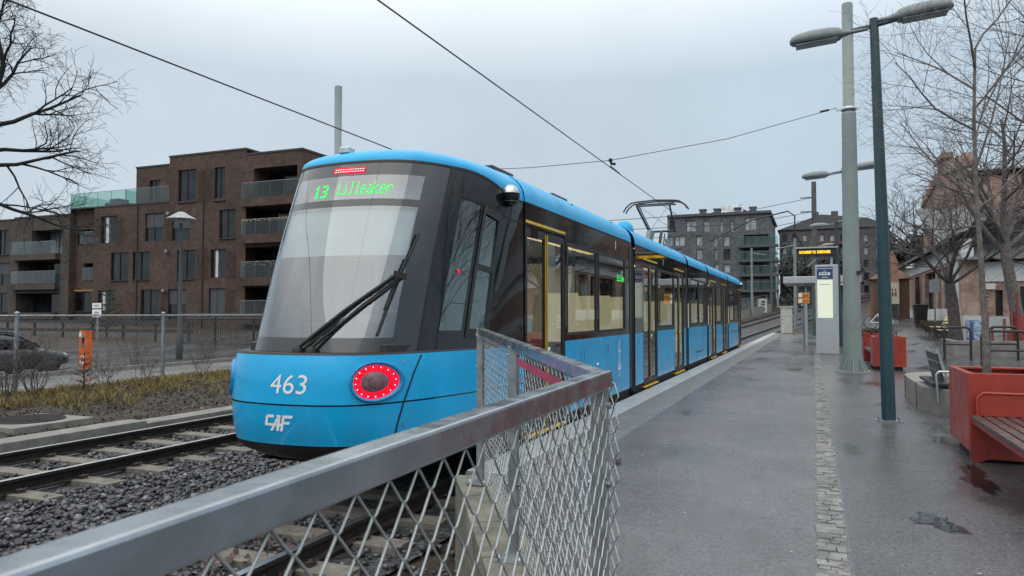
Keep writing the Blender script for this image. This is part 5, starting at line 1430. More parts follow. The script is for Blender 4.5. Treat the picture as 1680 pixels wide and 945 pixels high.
for s0, s1 in (((xa,zE+.85),(xm-1.5,zA-.35)),((xb,zE+.85),(xm+1.5,zA-.35))):
    g.bar((s0[0],.1,s0[1]),(s1[0],.1,s1[1]),.5,.35)
g.box(xm-1.75,xm+1.75,-.2,.5,zA+.602,zA+.95)
for k in range(4):
    for sgn, xe in ((-1,xa),(1,xb)):
        f = (k+.5)/4; x_ = xe+(xm+sgn*1.5-xe)*f; z_ = zE+.85+(zA-.35-zE-.85)*f; g.box(x_-.35,x_+.35,-.12,.42,z_-.2,z_+.6)
g.build('gable_coping', M['brick_pale'], st_)
g = MB(); g.add([(xa-.4,.2,zE+.3),(xm,.2,zA),(xm,26,zA),(xa-.4,26,zE+.3),(xb+.4,.2,zE+.3),(xb+.4,26,zE+.3)],[[0,1,2,3],[1,4,5,2]]); g.build('roof', M['roof_slate'], st_, fix=False)
g = MB(); g.box(xm+3.2,xm+4.6,6.2,8.6,zA-3.5,zA+.6); g.box(xm+3.0,xm+4.8,6.0,8.8,zA+.6,zA+.85)
for q in (6.3,7.2,8.1): g.box(xm+3.4,xm+4.4,q,q+.4,zA+.85,zA+1.5)
g.box(xm+3.0,xm+4.8,6.0,8.8,zA+1.5,zA+1.65); g.build('chimney', M['brick_red'], st_)
for yq in (5, 10):
    g = MB(); g.extr([(xb-1.5,yq,zE+1.2),(xb-1.5,yq+2.2,zE+1.2),(xb-1.5,yq+2.2,zE+3.0),(xb-1.5,yq+1.1,zE+3.9),(xb-1.5,yq,zE+3.0)],(-3,0,0)); g.build('dormer', M['brick_red'], st_)
# brown kiosk and tall illustrated sign at the annex end
kx = fr(4.5, 52, gplaza(4.5, 52)-.2)
kk = thing('kiosk', 'small brown hipped kiosk at the far end of the annex behind the bicycle', 'kiosk', kx, ANG)
mbr = mat('brown_boarding', (.15,.075,.052), .7, dirt=.2)
g = MB(); g.box(-1.1,.9,-1.2,1.2,0,2.6); g.box(-.4,.4,-1.23,-1.2,.1,2.0,1); g.build('body', [mbr, M['wood_pole']], kk)
g = MB(); g.add([(-1.3,-1.4,2.6),(1.1,-1.4,2.6),(1.1,1.4,2.6),(-1.3,1.4,2.6),(-.5,0,3.2),(.5,0,3.2)],[[0,1,5,4],[1,2,5],[2,3,4,5],[3,0,4]]); g.build('roof', mbr, kk)
ts = thing('tall_sign', 'tall narrow cream and orange sign board rising at the annex corner', 'sign', fr(4.4, 50.0, -.5), ANG)
msg = mat('sign_cream', (.60,.52,.40), .6); mso = mat('sign_orange', (.40,.21,.13), .6)
g = MB(); g.box(-.36,.36,-.05,.05,2.6,3.9); g.build('panel', msg, ts)
g = MB(); g.add([(-.36,-.05,3.902),(.36,-.05,3.902),(.30,-.05,5.2),(.0,-.05,5.9),(-.20,-.05,5.2)],[[0,1,2,3,4]]); g.build('flame_panel', mso, ts)
g = MB()
for k, (a, b) in enumerate(((-.2,-.1),(-.04,.06),(.12,.22))): g.box(a,b,-.056,-.0505,3.05,3.3); g.box(a+.0,b-.03,-.056,-.0505,3.36,3.52)
g.build('print', mbr, ts)
for x in (-.3,.3):
    g = MB(); g.box(x-.04,x+.04,-.04,.04,0,2.6); g.build('post', M['wood_pole'], ts)
# ------------------------------------------------------------------ red planters and benches
GP = 'red steel planters in line along the plaza'
def planter(label, L, s, w_=.78, ln=1.15, h=.895):
    t = thing('planter', label, 'planter', fr(L, s, gplaza(L, s)), ANG, GP)
    g = MB(); q = .03
    g.box(0,w_,0,q,.10,h); g.box(0,w_,ln-q,ln,.10,h); g.box(0,q,q,ln-q,.10,h); g.box(w_-q,w_,q,ln-q,.10,h); g.box(q,w_-q,q,ln-q,.10,.14)
    for a,b,c_,d in ((q,w_-q,q,q+.04),(q,w_-q,ln-q-.04,ln-q),(q,q+.04,q+.04,ln-q-.04),(w_-q-.04,w_-q,q+.04,ln-q-.04)): g.box(a,b,c_,d,h-.03,h-.002)
    g.build('box', M['redpaint'], t, bevel=.006)
    g = MB(); g.box(.08,w_-.08,.08,ln-.08,0,.10); g.build('plinth', M['black'], t)
    g = MB(); g.grid(lambda x, y: (x, y, h-.10+random.uniform(-.02,.02)), lin(q, w_-q, 8), lin(q, ln-q, 12)); g.build('soil', M['soil'], t)
    return t
p1_ = planter('near red planter holding the thin tree, joined to the bench at the right edge', 1.45, 8.80)
dup(p1_, fr(1.45, 21.9, 0), ANG, 'red planter just behind the teal lamp post foot, nearer of the far pair', GP)
dup(p1_, fr(1.45, 26.2, .0), ANG, 'farthest red planter, half hidden by the pale grey mast', GP)
def red_bench(label, L, s0, s1, z0=0, slat='wood_dark'):
    """slatted seat running from s0 (at a planter) towards the camera to s1"""
    t = thing('slatted_bench', label, 'bench', fr(L, s0, z0), ANG, 'red benches between the planters'); ln = s0-s1; W = .60
    for k in range(6):
        x = .01+k*.102
        g = MB(); g.box(x,x+.082,-ln,-.03,.43,.472); g.build('slat', M[slat], t, bevel=.008)
    g = MB(); g.box(0.015,W-.02,-ln+.02,-.05,.395,.429); g.build('seat_frame', M['redwet'], t)
    for y in (-.045, -ln-.03):
        g = MB(); g.extr([(0,y,0),(.08,y,.0),(.16,y,.035),(W-.16,y,.035),(W-.08,y,0),(W,y,0),(W,y,.43),(0,y,.43)],(0,.03,0)); g.build('end_plate', M['redpaint'], t, bevel=.005)
    for y in (-.055, -ln-.03):
        g = MB(); a, b, z1 = .07, W-.03, .70
        g.tube([(a,y,.43),(a,y,z1-.05),(a+.05,y,z1),(b-.05,y,z1),(b,y,z1-.05),(b,y,.43)], .017, 8); g.box(a,b,y-.006,y+.006,.475,z1)
        g.build('arm_plate', M['redpaint'], t)
    return t
red_bench('near red steel bench with wet dark slats leaving the right edge of the frame', 1.45, 8.79, 6.60)
red_bench('far red bench between the two distant planters behind the pale mast', 1.45, 26.15, 23.1)

# ------------------------------------------------------------------ concrete island with slatted seat
ci = thing('seating_island', 'low curved concrete island seat wall behind the teal post', 'seat wall', fr(0, 0, 0), ANG)
def rr(x0, x1, y0, y1, r, n=8):
    P = []
    for cx, cy, a0 in ((x0+r,y0+r,PI),(x1-r,y0+r,1.5*PI),(x1-r,y1-r,0),(x0+r,y1-r,.5*PI)):
        for k in range(n+1): a = a0+k*PI/2/n; P.append((cx+r*math.cos(a), cy+r*math.sin(a)))
    return P
g = MB(); g.prism(rr(1.52,6.5,12.0,16.6,1.3),-.05,.385); g.build('wall', M['conc'], ci, bevel=.012)
g = MB(); g.prism(rr(3.4,6.1,12.9,16.0,.9),.386,.62); g.build('raised_slab', M['conc'], ci, bevel=.03)
g = MB()
for a, b in (((1.515,13.6),(1.515,13.615)),((1.515,15.2),(1.515,15.215))): g.box(a[0]-.004,a[0]+.01,a[1],b[1],.0,.387)
g.build('joint', M['black'], ci)
wb = thing('island_bench', 'black slatted seat with a tilted backrest on the concrete island', 'bench', fr(1.60, 12.55, .386), ANG)
for k in range(6):
    g = MB(); g.box(0,1.9,k*.235,k*.235+.19,.05,.095); g.build('slat', M['wood_black'], wb, bevel=.008)
for x in (.25, 1.6):
    g = MB(); g.box(x-.04,x+.04,-.0,1.36,0,.05); g.build('bearer', M['dark'], wb)
for k in range(3):
    g = MB(); z = .17+k*.145; x = .20-.10*(z/.5); g.bar((x,.15,z),(x,1.25,z),.03,.125,up=(-.22,0,1)); g.build('back_slat', M['wood_black'], wb, bevel=.006)
g = MB()
for y in (.2, 1.2): g.bar((.26,y,.05),(.10,y,.58),.035,.02,up=(0,1,0))
g.build('back_bracket', M['silver'], wb)
g = MB(); g.tube([(.08,-.02,-.20),(.06,-.02,.22),(.10,-.02,.26),(.30,-.02,.26)], .018, 8); g.build('armrest', M['silver'], wb)
# ------------------------------------------------------------------ bike hoops
GH = 'black steel bicycle hoops on the plaza'
def hoop(label, L, s, wd, h, z0=None):
    t = thing('bike_hoop', label, 'bicycle hoop', fr(L, s, gplaza(L, s) if z0 is None else z0), ANG+R(4), GH)
    r = .14; P = [(-wd/2,0,0),(-wd/2,0,h-r)]+[(-wd/2+r-r*math.cos(a),0,h-r+r*math.sin(a)) for a in (.5,1.05,PI/2)]+[(wd/2-r+r*math.sin(a),0,h-r+r*math.cos(a)) for a in (0,.5,1.05,PI/2)]+[(wd/2,0,0)]
    g = MB(); g.tube(P, .036, 10); g.build('frame', M['blackpaint'], t)
    g = MB(); g.tube([(-wd/2,0,h*.48),(wd/2,0,h*.48)], .028, 8); g.build('crossbar', M['blackpaint'], t)
    g = MB(); 
    for x in (-wd/2, wd/2): g.lathe([(.075,0),(.075,.012)], (x,0,0), 10)
    g.build('foot', M['blackpaint'], t)
hoop('black bicycle hoop farthest left, in front of the tree trunk and blue board', 3.97, 25.6, .70, .98)
hoop('wide nearest black bicycle hoop right behind the planter tree', 4.75, 23.6, 1.05, 1.0)
hoop('black bicycle hoop in front of the red-wrapped leaning trunk', 5.2, 25.9, .74, .98)
hoop('black bicycle hoop cut by the right edge of the frame', 6.35, 25.6, .85, .95)
# ------------------------------------------------------------------ cream park benches with iron arms
def park_bench(label, L, s):
    t = thing('park_bench', label, 'park bench', fr(L, s, gplaza(L, s)), ANG, 'cream park benches beside the annex')
    ln = 1.75                                          # along y; faces -x
    for k in range(4):
        g = MB(); x = -.22+k*.12; g.box(x,x+.085,0,ln,.43,.455); g.build('seat_slat', M['wood_cream'], t)
    for k in range(4):
        g = MB(); z = .53+k*.105; x = .26+(z-.45)*.28; g.bar((x,0,z),(x,ln,z),.022,.085,up=(.28,0,1)); g.build('back_slat', M['wood_cream'], t)
    for y in (.12, ln-.12):
        g = MB(); g.tube([(-.30,y,0),(-.20,y,.10),(-.24,y,.30),(-.22,y,.42),(.26,y,.42),(.38,y,.90)], .022, 6); g.tube([(.36,y,0),(.20,y,.12),(.24,y,.30),(.26,y,.42)], .022, 6)
        g.tube([(-.22,y,.42),(-.26,y,.58),(-.18,y,.66),(.0,y,.64),(.29,y,.70)], .022, 6); g.tube([(-.2,y,.1),(0,y,.22),(.2,y,.12)], .018, 5)
        g.build('iron_side', M['blackpaint'], t)
    return t
b1_ = park_bench('cream slatted park bench nearer the tree trunk with black iron arms', 4.75, 32.2)
dup(b1_, fr(4.75, 34.3, gplaza(4.75, 34.3)), ANG, 'cream slatted park bench farther from the trunk, left of its twin', 'cream park benches beside the annex')
# ------------------------------------------------------------------ bicycle, bin, boards, poles
bi = thing('bicycle', 'white framed bicycle leaning by the brown kiosk', 'bicycle', fr(3.35, 44.0, gplaza(3.35, 44.0)), ANG)
for x in (-.55,.55):
    g = MB(); P = [(x+.33*math.cos(a),0,.35+.33*math.sin(a)) for a in lin(0,2*PI,20)]; g.tube(P,.02,5,cap=False); w_ = g.build('wheel', M['black'], bi)
    g = MB()
    for k in range(8): a = k*PI/8; g.tube([(x+.31*math.cos(a),0,.35+.31*math.sin(a)),(x-.31*math.cos(a),0,.35-.31*math.sin(a))],.003,3)
    g.build('spokes', M['silver'], w_)
g = MB()
for a, b in (((-.55,.35),(-.08,.36)),((-.08,.36),(.36,.80)),((-.20,.85),(-.08,.36)),((-.55,.35),(-.19,.80)),((-.19,.80),(.34,.84)),((.55,.35),(.33,.92))): g.tube([(a[0],0,a[1]),(b[0],0,b[1])],.028,6)
g.build('frame', M['white'], bi)
g = MB(); g.tube([(.33,0,.92),(.31,0,1.05)],.015,5); g.tube([(.22,-.27,1.03),(.31,0,1.06),(.22,.27,1.03)],.015,5); g.build('handlebar', M['blackpaint'], bi)
g = MB(); g.box(-.34,-.08,-.07,.07,.90,.95); g.tube([(-.2,0,.85),(-.21,0,.92)],.015,5); g.build('saddle', M['blackpaint'], bi, bevel=.02)
wbn = thing('waste_bin', 'black waste bin against the annex plinth', 'waste bin', fr(5.0, 42.6, gplaza(5.0, 42.6)), ANG)
g = MB(); g.loft([[(w_*a,d_*b,z) for a,b in ((-1,-1),(1,-1),(1,1),(-1,1))] for w_,d_,z in ((.26,.28,.05),(.31,.36,1.0))], smooth=False, caps=True); g.build('body', M['blackpaint'], wbn, bevel=.03)
g = MB(); g.box(-.35,.35,-.40,.40,1.0,1.08); g.build('lid', M['blackpaint'], wbn, bevel=.03)
ab_ = thing('sandwich_board', 'white and blue sandwich board beside the tree trunk behind the hoops', 'sandwich board', fr(5.3, 30.8, gplaza(5.3, 30.8)), ANG+R(-6))
for sg in (-1, 1):
    g = MB(); g.extr([(-.34,sg*.30,0),(.34,sg*.30,0),(.34,sg*.04,1.08),(-.34,sg*.04,1.08)],(0,sg*.02,0)); fb_ = g.build('panel', M['plaster'], ab_)
    if sg < 0:
        mbl = mat('poster_blue', (.30,.40,.55), .5, var=.7, vs=9); g = MB(); g.add([(-.27,-.268,.22),(.27,-.268,.22),(.27,-.115,.92),(-.27,-.115,.92)],[[0,1,2,3]]); g.xf(Matrix.Translation((0,-.03,0))); g.build('poster', mbl, fb_)
bpz = thing('blue_bollard', 'slim dark blue bollard in front of the sandwich board', 'bollard', fr(4.75, 28.0, gplaza(4.75, 28.0)), ANG)
g = MB(); g.lathe([(.055,0),(.055,1.0),(.03,1.05),(0,1.06)], n=10); g.build('post', mat('blue_paint', (.03,.07,.20), .4), bpz)
g = MB(); g.lathe([(.09,0),(.09,.02)], n=10); g.build('foot', M['dark'], bpz)
spn = thing('sign_pole', 'thin grey sign pole in front of the annex door', 'sign pole', fr(5.2, 39.2, gplaza(5.2, 39.2)), ANG)
g = MB(); g.tube([(0,0,0),(0,0,2.4)], .04, 6); g.build('post', M['galv'], spn)
g = MB(); g.box(-.22,.22,-.05,-.042,1.75,2.35); g.build('plate', M['galv'], spn)
# raised bed with red poles
rb = thing('raised_bed', 'low concrete raised bed wall behind the bicycle hoops', 'raised bed', (0,0,0), ANG)
g = MB(); g.box(4.05,13,26.85,27.0,0,.66); g.box(4.05,4.2,27.0,29.2,0,.66); g.build('wall', M['conc'], rb, bevel=.015)
g = MB(); g.box(4.2,13,27.0,29.2,.3,.58); g.build('soil', M['soil'], rb)
mrs = mat('red_stick', (.24,.05,.042), .6)
for i, (px, top) in enumerate(((1611,495),(1619,512),(1627,537),(1646,523),(1659,510),(1670,481),(1653,545))):
    L_, z_ = at_s(px, top, 27.9)
    g = MB(); g.tube([(0,0,0),(random.uniform(-.03,.03),0,z_-.58)], .045, 6)
    o = g.build('red_pole', mrs, None); o.location = fr(L_, 27.9, .58); tag(o, ['slim red pole just right of the planter tree trunk','second slim red pole from the planter tree','short red pole left of the red-wrapped trunk','red pole just right of the red-wrapped trunk','tall red pole, second from the right edge','tallest red pole near the right edge','stubby red pole between two taller ones'][i], 'pole', 'red poles in the raised bed')
# small litter and a wet leaf clump on the platform
def scrap(name, label, cat, L, s, r, m, n=6, h=.02, seed=1):
    rnd = random.Random(seed); g = MB()
    for k in range(n):
        a = rnd.uniform(0,6.28); q = rnd.uniform(.3,1)*r; c0 = Vector((rnd.uniform(-.5,.5)*r, rnd.uniform(-.5,.5)*r, .004)); d = Vector((math.cos(a),math.sin(a),0)); e = Vector((-d.y,d.x,0))
        g.add([c0-d*q, c0-e*q*.4+Vector((0,0,rnd.uniform(0,h))), c0+d*q+Vector((0,0,rnd.uniform(0,h*1.8))), c0+e*q*.4+Vector((0,0,rnd.uniform(0,h)))], [[0,1,2,3]])
    o = g.build(name, m, None, fix=False); o.location = fr(L, s, .002); tag(o, label, cat); return o
mwl = mat('wet_leaf', (.03,.018,.015), .35)
L_, _ = 0, 0
def ground_at(px, py): d = 1.5*1213/(py-515); Xw = (px-840)/1213*d; return N.x*Xw+N.y*d, U.x*Xw+U.y*d
a, b = ground_at(1013, 760); scrap('leaf_clump', 'crumpled dark wet leaf clump on the asphalt right of the corner post', 'leaf', a, b, .045, mwl, 9, .04)
for i, (px, py, lab) in enumerate(((1121,839,'small white scrap on the asphalt in the lower middle of the platform'),(1294,902,'white scrap on the asphalt near the sett strip at the bottom'),(1597,943,'pale scrap at the bottom right of the wet plaza'),(1053,746,'tiny pale scrap right of the leaf clump'))):
    a, b = ground_at(px, min(py, 938)); scrap('paper_scrap', lab, 'litter', a, b, .018, M['white'], 2, .006, i+3)
for i, (px, py) in enumerate(((1048,898),(1302,769),(1450,740),(1520,727),(1230,780),(1385,800),(1120,650),(1210,700),(1420,850),(1560,860),(1180,880),(1500,905))):
    a, b = ground_at(px, py); o = scrap('fallen_leaf', 'flat wet brown leaf lying on the asphalt', 'leaf', a, b, random.uniform(.014,.03), M['leaf'], 1, .004, i+30); o['group'] = 'single leaves on the wet asphalt'
o = None
mw = mat('pale_litter', (.5,.48,.46), .6)
for L_, s_, r_, lab in ((-1.55,2.2,.07,'crumpled white paper among the dead leaves behind the chain-link'),(-2.05,2.45,.04,'small white litter piece among stones beside the rail')):
    o = scrap('litter', lab, 'litter', L_, s_, r_, mw, 7, .04, 5); o.location.z = -.45

# ------------------------------------------------------------------ left side: car, ticket machine, lamp, railing
car = thing('parked_car', 'dark grey parked car behind the line fence at the left edge', 'car', fr(-22.7, 14.45, gleft(-22.7, 14.45)-.02), ANG)
mcar = mat('car_paint', (.020,.024,.032), .28, var=.1, coat=.3)
def ring(w_, z0, z1): return [(-w_*.94,z0),(-w_,z0+(z1-z0)*.35),(-w_*.99,z0+(z1-z0)*.75),(-w_*.93,z1),(w_*.93,z1),(w_*.99,z0+(z1-z0)*.75),(w_,z0+(z1-z0)*.35),(w_*.94,z0)]
g = MB(); g.loft([[(x,y,z) for x,z in ring(w_,a,b)] for y,w_,a,b in ((-2.2,.66,.45,.82),(-2.12,.80,.30,.98),(-1.6,.86,.22,1.02),(-.6,.885,.2,.98),(.6,.885,.2,.95),(1.1,.88,.2,.93),(1.6,.85,.22,.84),(2.0,.76,.26,.74),(2.15,.62,.34,.62))], caps=True)
bd = g.build('body', mcar, car); bd.modifiers.new('sub','SUBSURF').levels = 1; bd.modifiers['sub'].render_levels = 1
def cr(y, w_, z0, z1): return [(-w_,y,z0),(-w_*.82,y,z1-.04),(-w_*.70,y,z1),(w_*.70,y,z1),(w_*.82,y,z1-.04),(w_,y,z0)]
g = MB(); g.loft([cr(-1.85,.70,.95,1.0),cr(-1.25,.78,.95,1.36),(cr(-.3,.79,.94,1.42)),cr(.25,.79,.93,1.38),cr(1.10,.80,.90,.94)], caps=True, smooth=True); g.build('greenhouse', mat('car_glass', (.02,.025,.03), .06, coat=1), car)
g = MB()
for s_ in (-1, 1):
    P = [(s_*.70,-1.8,.985),(s_*.655,-1.25,1.365),(s_*.665,-.3,1.425),(s_*.665,.25,1.385),(s_*.72,1.08,.955)]; g.tube(P,.035,6); g.tube([(s_*.80,-.35,.95),(s_*.66,-.38,1.40)],.03,5)
g.grid(lambda x, y: (x, y, float(np.interp(y, [-1.3,-.3,.25],[1.365,1.43,1.39]))+.004), [-.6,0,.6], [-1.3,-.8,-.3,.0,.25])
g.build('roof', mcar, car)
for s_ in (-1, 1):
    for y in (-1.32, 1.35):
        g = MB(); g.lathe([(.18,-.11),(.30,-.11),(.325,-.07),(.325,.07),(.30,.11),(.18,.11)], (s_*.80,y,.325), 18, axis='x'); w_ = g.build('wheel', M['black'], car)
        g = MB(); g.lathe([(.02,.115),(.06,.125),(.19,.11),(.20,.09)] if s_ > 0 else [(.02,-.115),(.06,-.125),(.19,-.11),(.20,-.09)], (s_*.80,y,.325), 12, axis='x'); g.build('rim', M['dark'], w_)
    g = MB(); g.lathe([(0,.07),(.07,.05),(.10,-.06),(0,-.12)], (s_*.66,1.98,.62), 10, axis='y'); g.build('headlight', M['pane_light'], car)
    g = MB(); g.box(s_*.88,s_*1.02,.72,.84,.98,1.10); g.build('mirror', mcar, car, bevel=.03)
    for y in (-.55,.45):
        g = MB(); g.box(s_*.885,s_*.905,y,y+.18,.86,.89); g.build('handle', M['chrome'], car)
tm = thing('charging_post', 'orange ticket machine with white swirl beyond the fence', 'ticket machine', fr(-20.75, 16.15, -.30), ANG)
mo = mat('orange_panel', (.75,.13,.02), .4, dirt=.15)
g = MB(); g.box(-.14,.14,-.12,.12,0,1.32); g.build('body', mo, tm, bevel=.02)
g = MB(); g.box(-.03,.11,-.126,-.1205,.78,1.20); sc2 = g.build('screen_panel', M['silver'], tm)
g = MB(); g.box(.0,.085,-.131,-.1265,.92,1.08); g.build('screen', M['pane'], sc2)
g = MB(); g.box(-.13,-.05,-.124,-.1205,1.10,1.25); g.build('sticker', M['white'], tm)
g = MB(); P = [(.03+.085*math.cos(a),-.126,.36+.17*math.sin(a)) for a in lin(.4,5.6,16)]+[(.03,-.126,.34)]; g.tube(P,.018,5); g.build('swirl_mark', M['white'], tm)
g = MB(); g.box(-.16,.16,-.14,.14,1.32,1.36); g.build('cap', M['dark'], tm)
ps_ = thing('parking_sign', 'two small white sign plates on a pole above the orange machine', 'sign', fr(-20.95, 16.7, -.3), ANG)
g = MB(); g.tube([(0,0,0),(0,0,2.15)], .03, 6); g.build('post', M['galv'], ps_)
for z, h in ((1.98,.16),(1.70,.24)):
    g = MB(); g.box(-.19,.19,-.045,-.03,z,z+h); pq = g.build('plate', M['white'], ps_)
    g = MB(); g.box(-.12,.10,-.049,-.0455,z+h*.35,z+h*.45); g.box(-.10,.12,-.049,-.0455,z+h*.6,z+h*.68); g.build('print', M['dark'], pq)
sl = thing('park_lamp', 'black lamp post with wide conical shade in front of the brown block', 'lamp post', fr(-21.3, 20.3, -.15), ANG)
g = MB(); g.lathe([(.12,0),(.12,.9),(.075,.95),(.06,5.05),(.05,5.1)], n=12); g.build('pole', M['blackpaint'], sl)
g = MB(); g.lathe([(.52,5.10),(.50,5.12),(.16,5.32),(.10,5.36),(0,5.38)], n=24); g.build('lamp_shade', M['galv'], sl)
g = MB(); g.lathe([(.10,4.95),(.14,5.0),(.14,5.1)], n=14); g.build('lens', M['lampglass'], sl)
rf_ = thing('ramp_railing', 'black bar railing around the basement ramp of the brown block', 'railing', (0,0,0), ANG)
za = -.5
g = MB()
for z in (1.25,1.48): g.tube([(-31.5,30,z),(-24,30,z),(-24,36,z)], .04, 6)
g.build('rail', M['blackpaint'], rf_)
g = MB(); x = -31.5
while x < -24: g.box(x-.012,x+.012,29.99,30.01,za,1.25); x += .15
g.build('bars', M['blackpaint'], rf_)
for x in (-31.5,-29,-26.5,-24):
    g = MB(); g.box(x-.04,x+.04,29.96,30.04,za,1.48); g.build('post', M['blackpaint'], rf_)
low = thing('plank_fence', 'low dark two-board fence along the garden of the brown block', 'fence', (0,0,0), ANG)
for z in (.45,.95):
    g = MB(); g.box(-52,-31.6,31.0,31.05,z,z+.18); g.build('board', M['wood_black'], low)
for k in range(9):
    g = MB(); g.box(-52+k*2.5,-51.88+k*2.5,31.05,31.15,-.2,1.15); g.build('post', M['wood_black'], low)
# manhole slab on the bank
mh = thing('manhole_slab', 'square concrete slab with round dark ribbed cover on the bank', 'manhole', fr(-12.7, 8.9, -.44), ANG)
g = MB(); g.box(-.85,.62,-.75,.70,-.3,.08); g.build('slab', M['conc'], mh, bevel=.015)
g = MB(); g.lathe([(.56,.08),(.56,.102),(.52,.108),(0,.108)], c=(-.1,0,0), n=36)
for k in range(-7,8):
    x = k*.068; h = math.sqrt(.51**2-x*x); g.box(x-.117,x-.083,-h,h,.1085,.118)
g.build('cover', M['rail_side'], mh)
# ------------------------------------------------------------------ bare trees
def grow(g, p, d, ln, r, lev, maxlev, rnd, kids_, wig, trop, sides, mi=0, rmin=.004, spread=(28,58), droop=0):
    n = 5 if lev < 2 else (4 if lev < maxlev else 3)
    pts = [p.copy()]; rs = [r]; dirs = [d.copy()]
    for i in range(n):
        d = (d+Vector((rnd.gauss(0,wig), rnd.gauss(0,wig), rnd.gauss(0,wig*.8)+trop-droop*lev*.3))).normalized()
        p = p+d*(ln/n); pts.append(p.copy()); rs.append(max(rmin, r*(1-.62*(i+1)/n))); dirs.append(d.copy())
    g.tube(pts, rs, sides[min(lev, len(sides)-1)], mi, cap=False)
    if lev >= maxlev: return
    k = kids_[min(lev, len(kids_)-1)]
    for j in range(k):
        f = .28+.70*(j+rnd.uniform(.1,.9))/k; x = f*n; i = min(n-1, int(x)); q = pts[i].lerp(pts[i+1], x-i); dd = dirs[i+1]
        ax = dd.orthogonal().normalized(); ax.rotate(Matrix.Rotation(rnd.uniform(0,2*PI), 3, dd)); nd = dd.copy(); nd.rotate(Matrix.Rotation(R(rnd.uniform(*spread)), 3, ax))
        rr_ = max(rmin, (rs[i]*(1-(x-i))+rs[i+1]*(x-i))*rnd.uniform(.5,.72))
        grow(g, q, nd, ln*rnd.uniform(.48,.72)*(1.15-f*.35), rr_, lev+1, maxlev, rnd, kids_, wig, trop, sides, mi, rmin, spread, droop)
def tree(name, label, loc, trunk, r0, r1, limbs, seed, m, kids_=(6,5,4), maxlev=3, wig=.13, trop=.05, rmin=.004, cat='tree', spread=(28,58), group=None, extra=None, droop=0):
    """trunk: local polyline; limbs: (fraction up the trunk, direction, length, radius)"""
    rnd = random.Random(seed); t = thing(name, label, cat, loc, 0, group)
    g = MB(); n = len(trunk); rs = [r0+(r1-r0)*i/(n-1) for i in range(n)]; rs[0] = r0*1.25
    g.tube(trunk, rs, 12); g.build('trunk', M[m], t)
    g = MB(); T = [Vector(p) for p in trunk]
    for f, d, ln, r in limbs:
        x = f*(n-1); i = min(n-2, int(x)); q = T[i].lerp(T[i+1], x-i)
        grow(g, q, Vector(d).normalized(), ln, r, 0, maxlev, rnd, kids_, wig, trop, (7,5,4,3,3), 0, rmin, spread, droop)
    g.build('crown', M[m], t, fix=False)
    return t
def ring_limbs(rnd, n, f0, f1, ln, r, up):
    out = []
    for k in range(n):
        a = k*2.4+rnd.uniform(-.3,.3); f = f0+(f1-f0)*k/max(1, n-1); out.append((f, (math.cos(a), math.sin(a), up*rnd.uniform(.7,1.4)), ln*rnd.uniform(.8,1.15), r))
    return out
rnd = random.Random(4)
# thin tree in the near planter
tp = fr(1.72, 9.35, .82)
tree('bare_tree', 'thin bare young tree growing out of the near red planter', tp, [(0,0,-.1),(-.01,0,.6),(-.04,.0,1.3),(-.06,.02,2.0),(-.05,.05,2.8),(-.02,.05,3.6)], .036, .013,
     ring_limbs(rnd, 9, .55, 1.0, 1.35, .013, 1.0), 21, 'bark_light', (6,5,3), 3, .10, .05, .0013)
# tree just outside the frame on the right whose limbs reach in
tr_ = fr(4.15, 10.6, .0)
tree('bare_tree', 'bare tree at the right edge whose long limbs reach in over the plaza', tr_, [(0,0,0),(0,.0,1.2),(-.03,.05,2.2),(-.02,.12,3.0),(.05,.2,4.2)], .06, .026,
     [(.50,(-.75,.65,.42),2.7,.022),(.56,(-.45,.9,.75),2.8,.022),(.66,(-.75,.40,.60),2.6,.024),(.75,(-.15,1,.85),2.8,.026),(.85,(-.6,.5,.95),2.4,.022),(.70,(.2,1,.5),3.0,.026),(.95,(-.2,.7,1.1),2.2,.02),(.6,(.9,.2,.6),2.2,.02),(.8,(.3,-.9,.6),2.0,.02)], 8, 'bark', (6,5,3), 3, .09, .03, .0016)
rnd = random.Random(9)
tree('bare_tree', 'bare plaza tree forking low with a dense fan of twigs beside the cream benches', fr(4.62, 30.0, gplaza(4.62,30)), [(0,0,-.1),(-.05,0,.8),(-.12,0,1.7),(-.2,0,2.25)], .215, .16,
     [(.98,(-.9,-.2,.75),2.8,.06),(1,(-.35,.3,1),3.1,.075),(1,(.1,-.2,1),3.2,.08),(.99,(.6,.2,.9),3.0,.065),(.96,(.9,-.3,.7),2.8,.06),(.97,(-.6,.5,.8),2.8,.06),(.97,(.3,.8,.7),2.6,.05),(.98,(-.2,-.8,.75),2.6,.05)], 31, 'bark', (6,6,4), 3, .10, .03, .0055)
rnd = random.Random(10)
tq = tree('bare_tree', 'leaning bare tree with red-wrapped lower trunk in the raised bed', fr(6.05, 28.1, .5), [(0.1,0,0),(.02,0,.7),(-.12,0,1.6),(-.30,0,2.6),(-.38,0,3.4)], .20, .145,
     [(.80,(.9,-.2,.5),3.4,.09),(.86,(-.7,.2,.7),3.2,.09),(.92,(.4,.5,.9),3.4,.09),(1,(-.2,-.3,1),3.8,.11),(1,(.5,-.1,1),3.8,.11),(.95,(-.8,-.5,.6),3.2,.08),(.95,(.7,.6,.5),3.0,.08),(.9,(1,.1,.8),3.8,.09)], 44, 'bark_light', (6,6,4), 3, .10, .02, .0055)
mwrap = mat('red_trunk_wrap', (.30,.06,.05), .8, var=.3, vs=14, bs=40, bstr=.6)
g = MB(); g.tube([(.1,0,.02),(.06,0,.45),(.0,0,.95)], [.265,.245,.23], 14, cap=False); g.build('red_wrap', mwrap, tq)
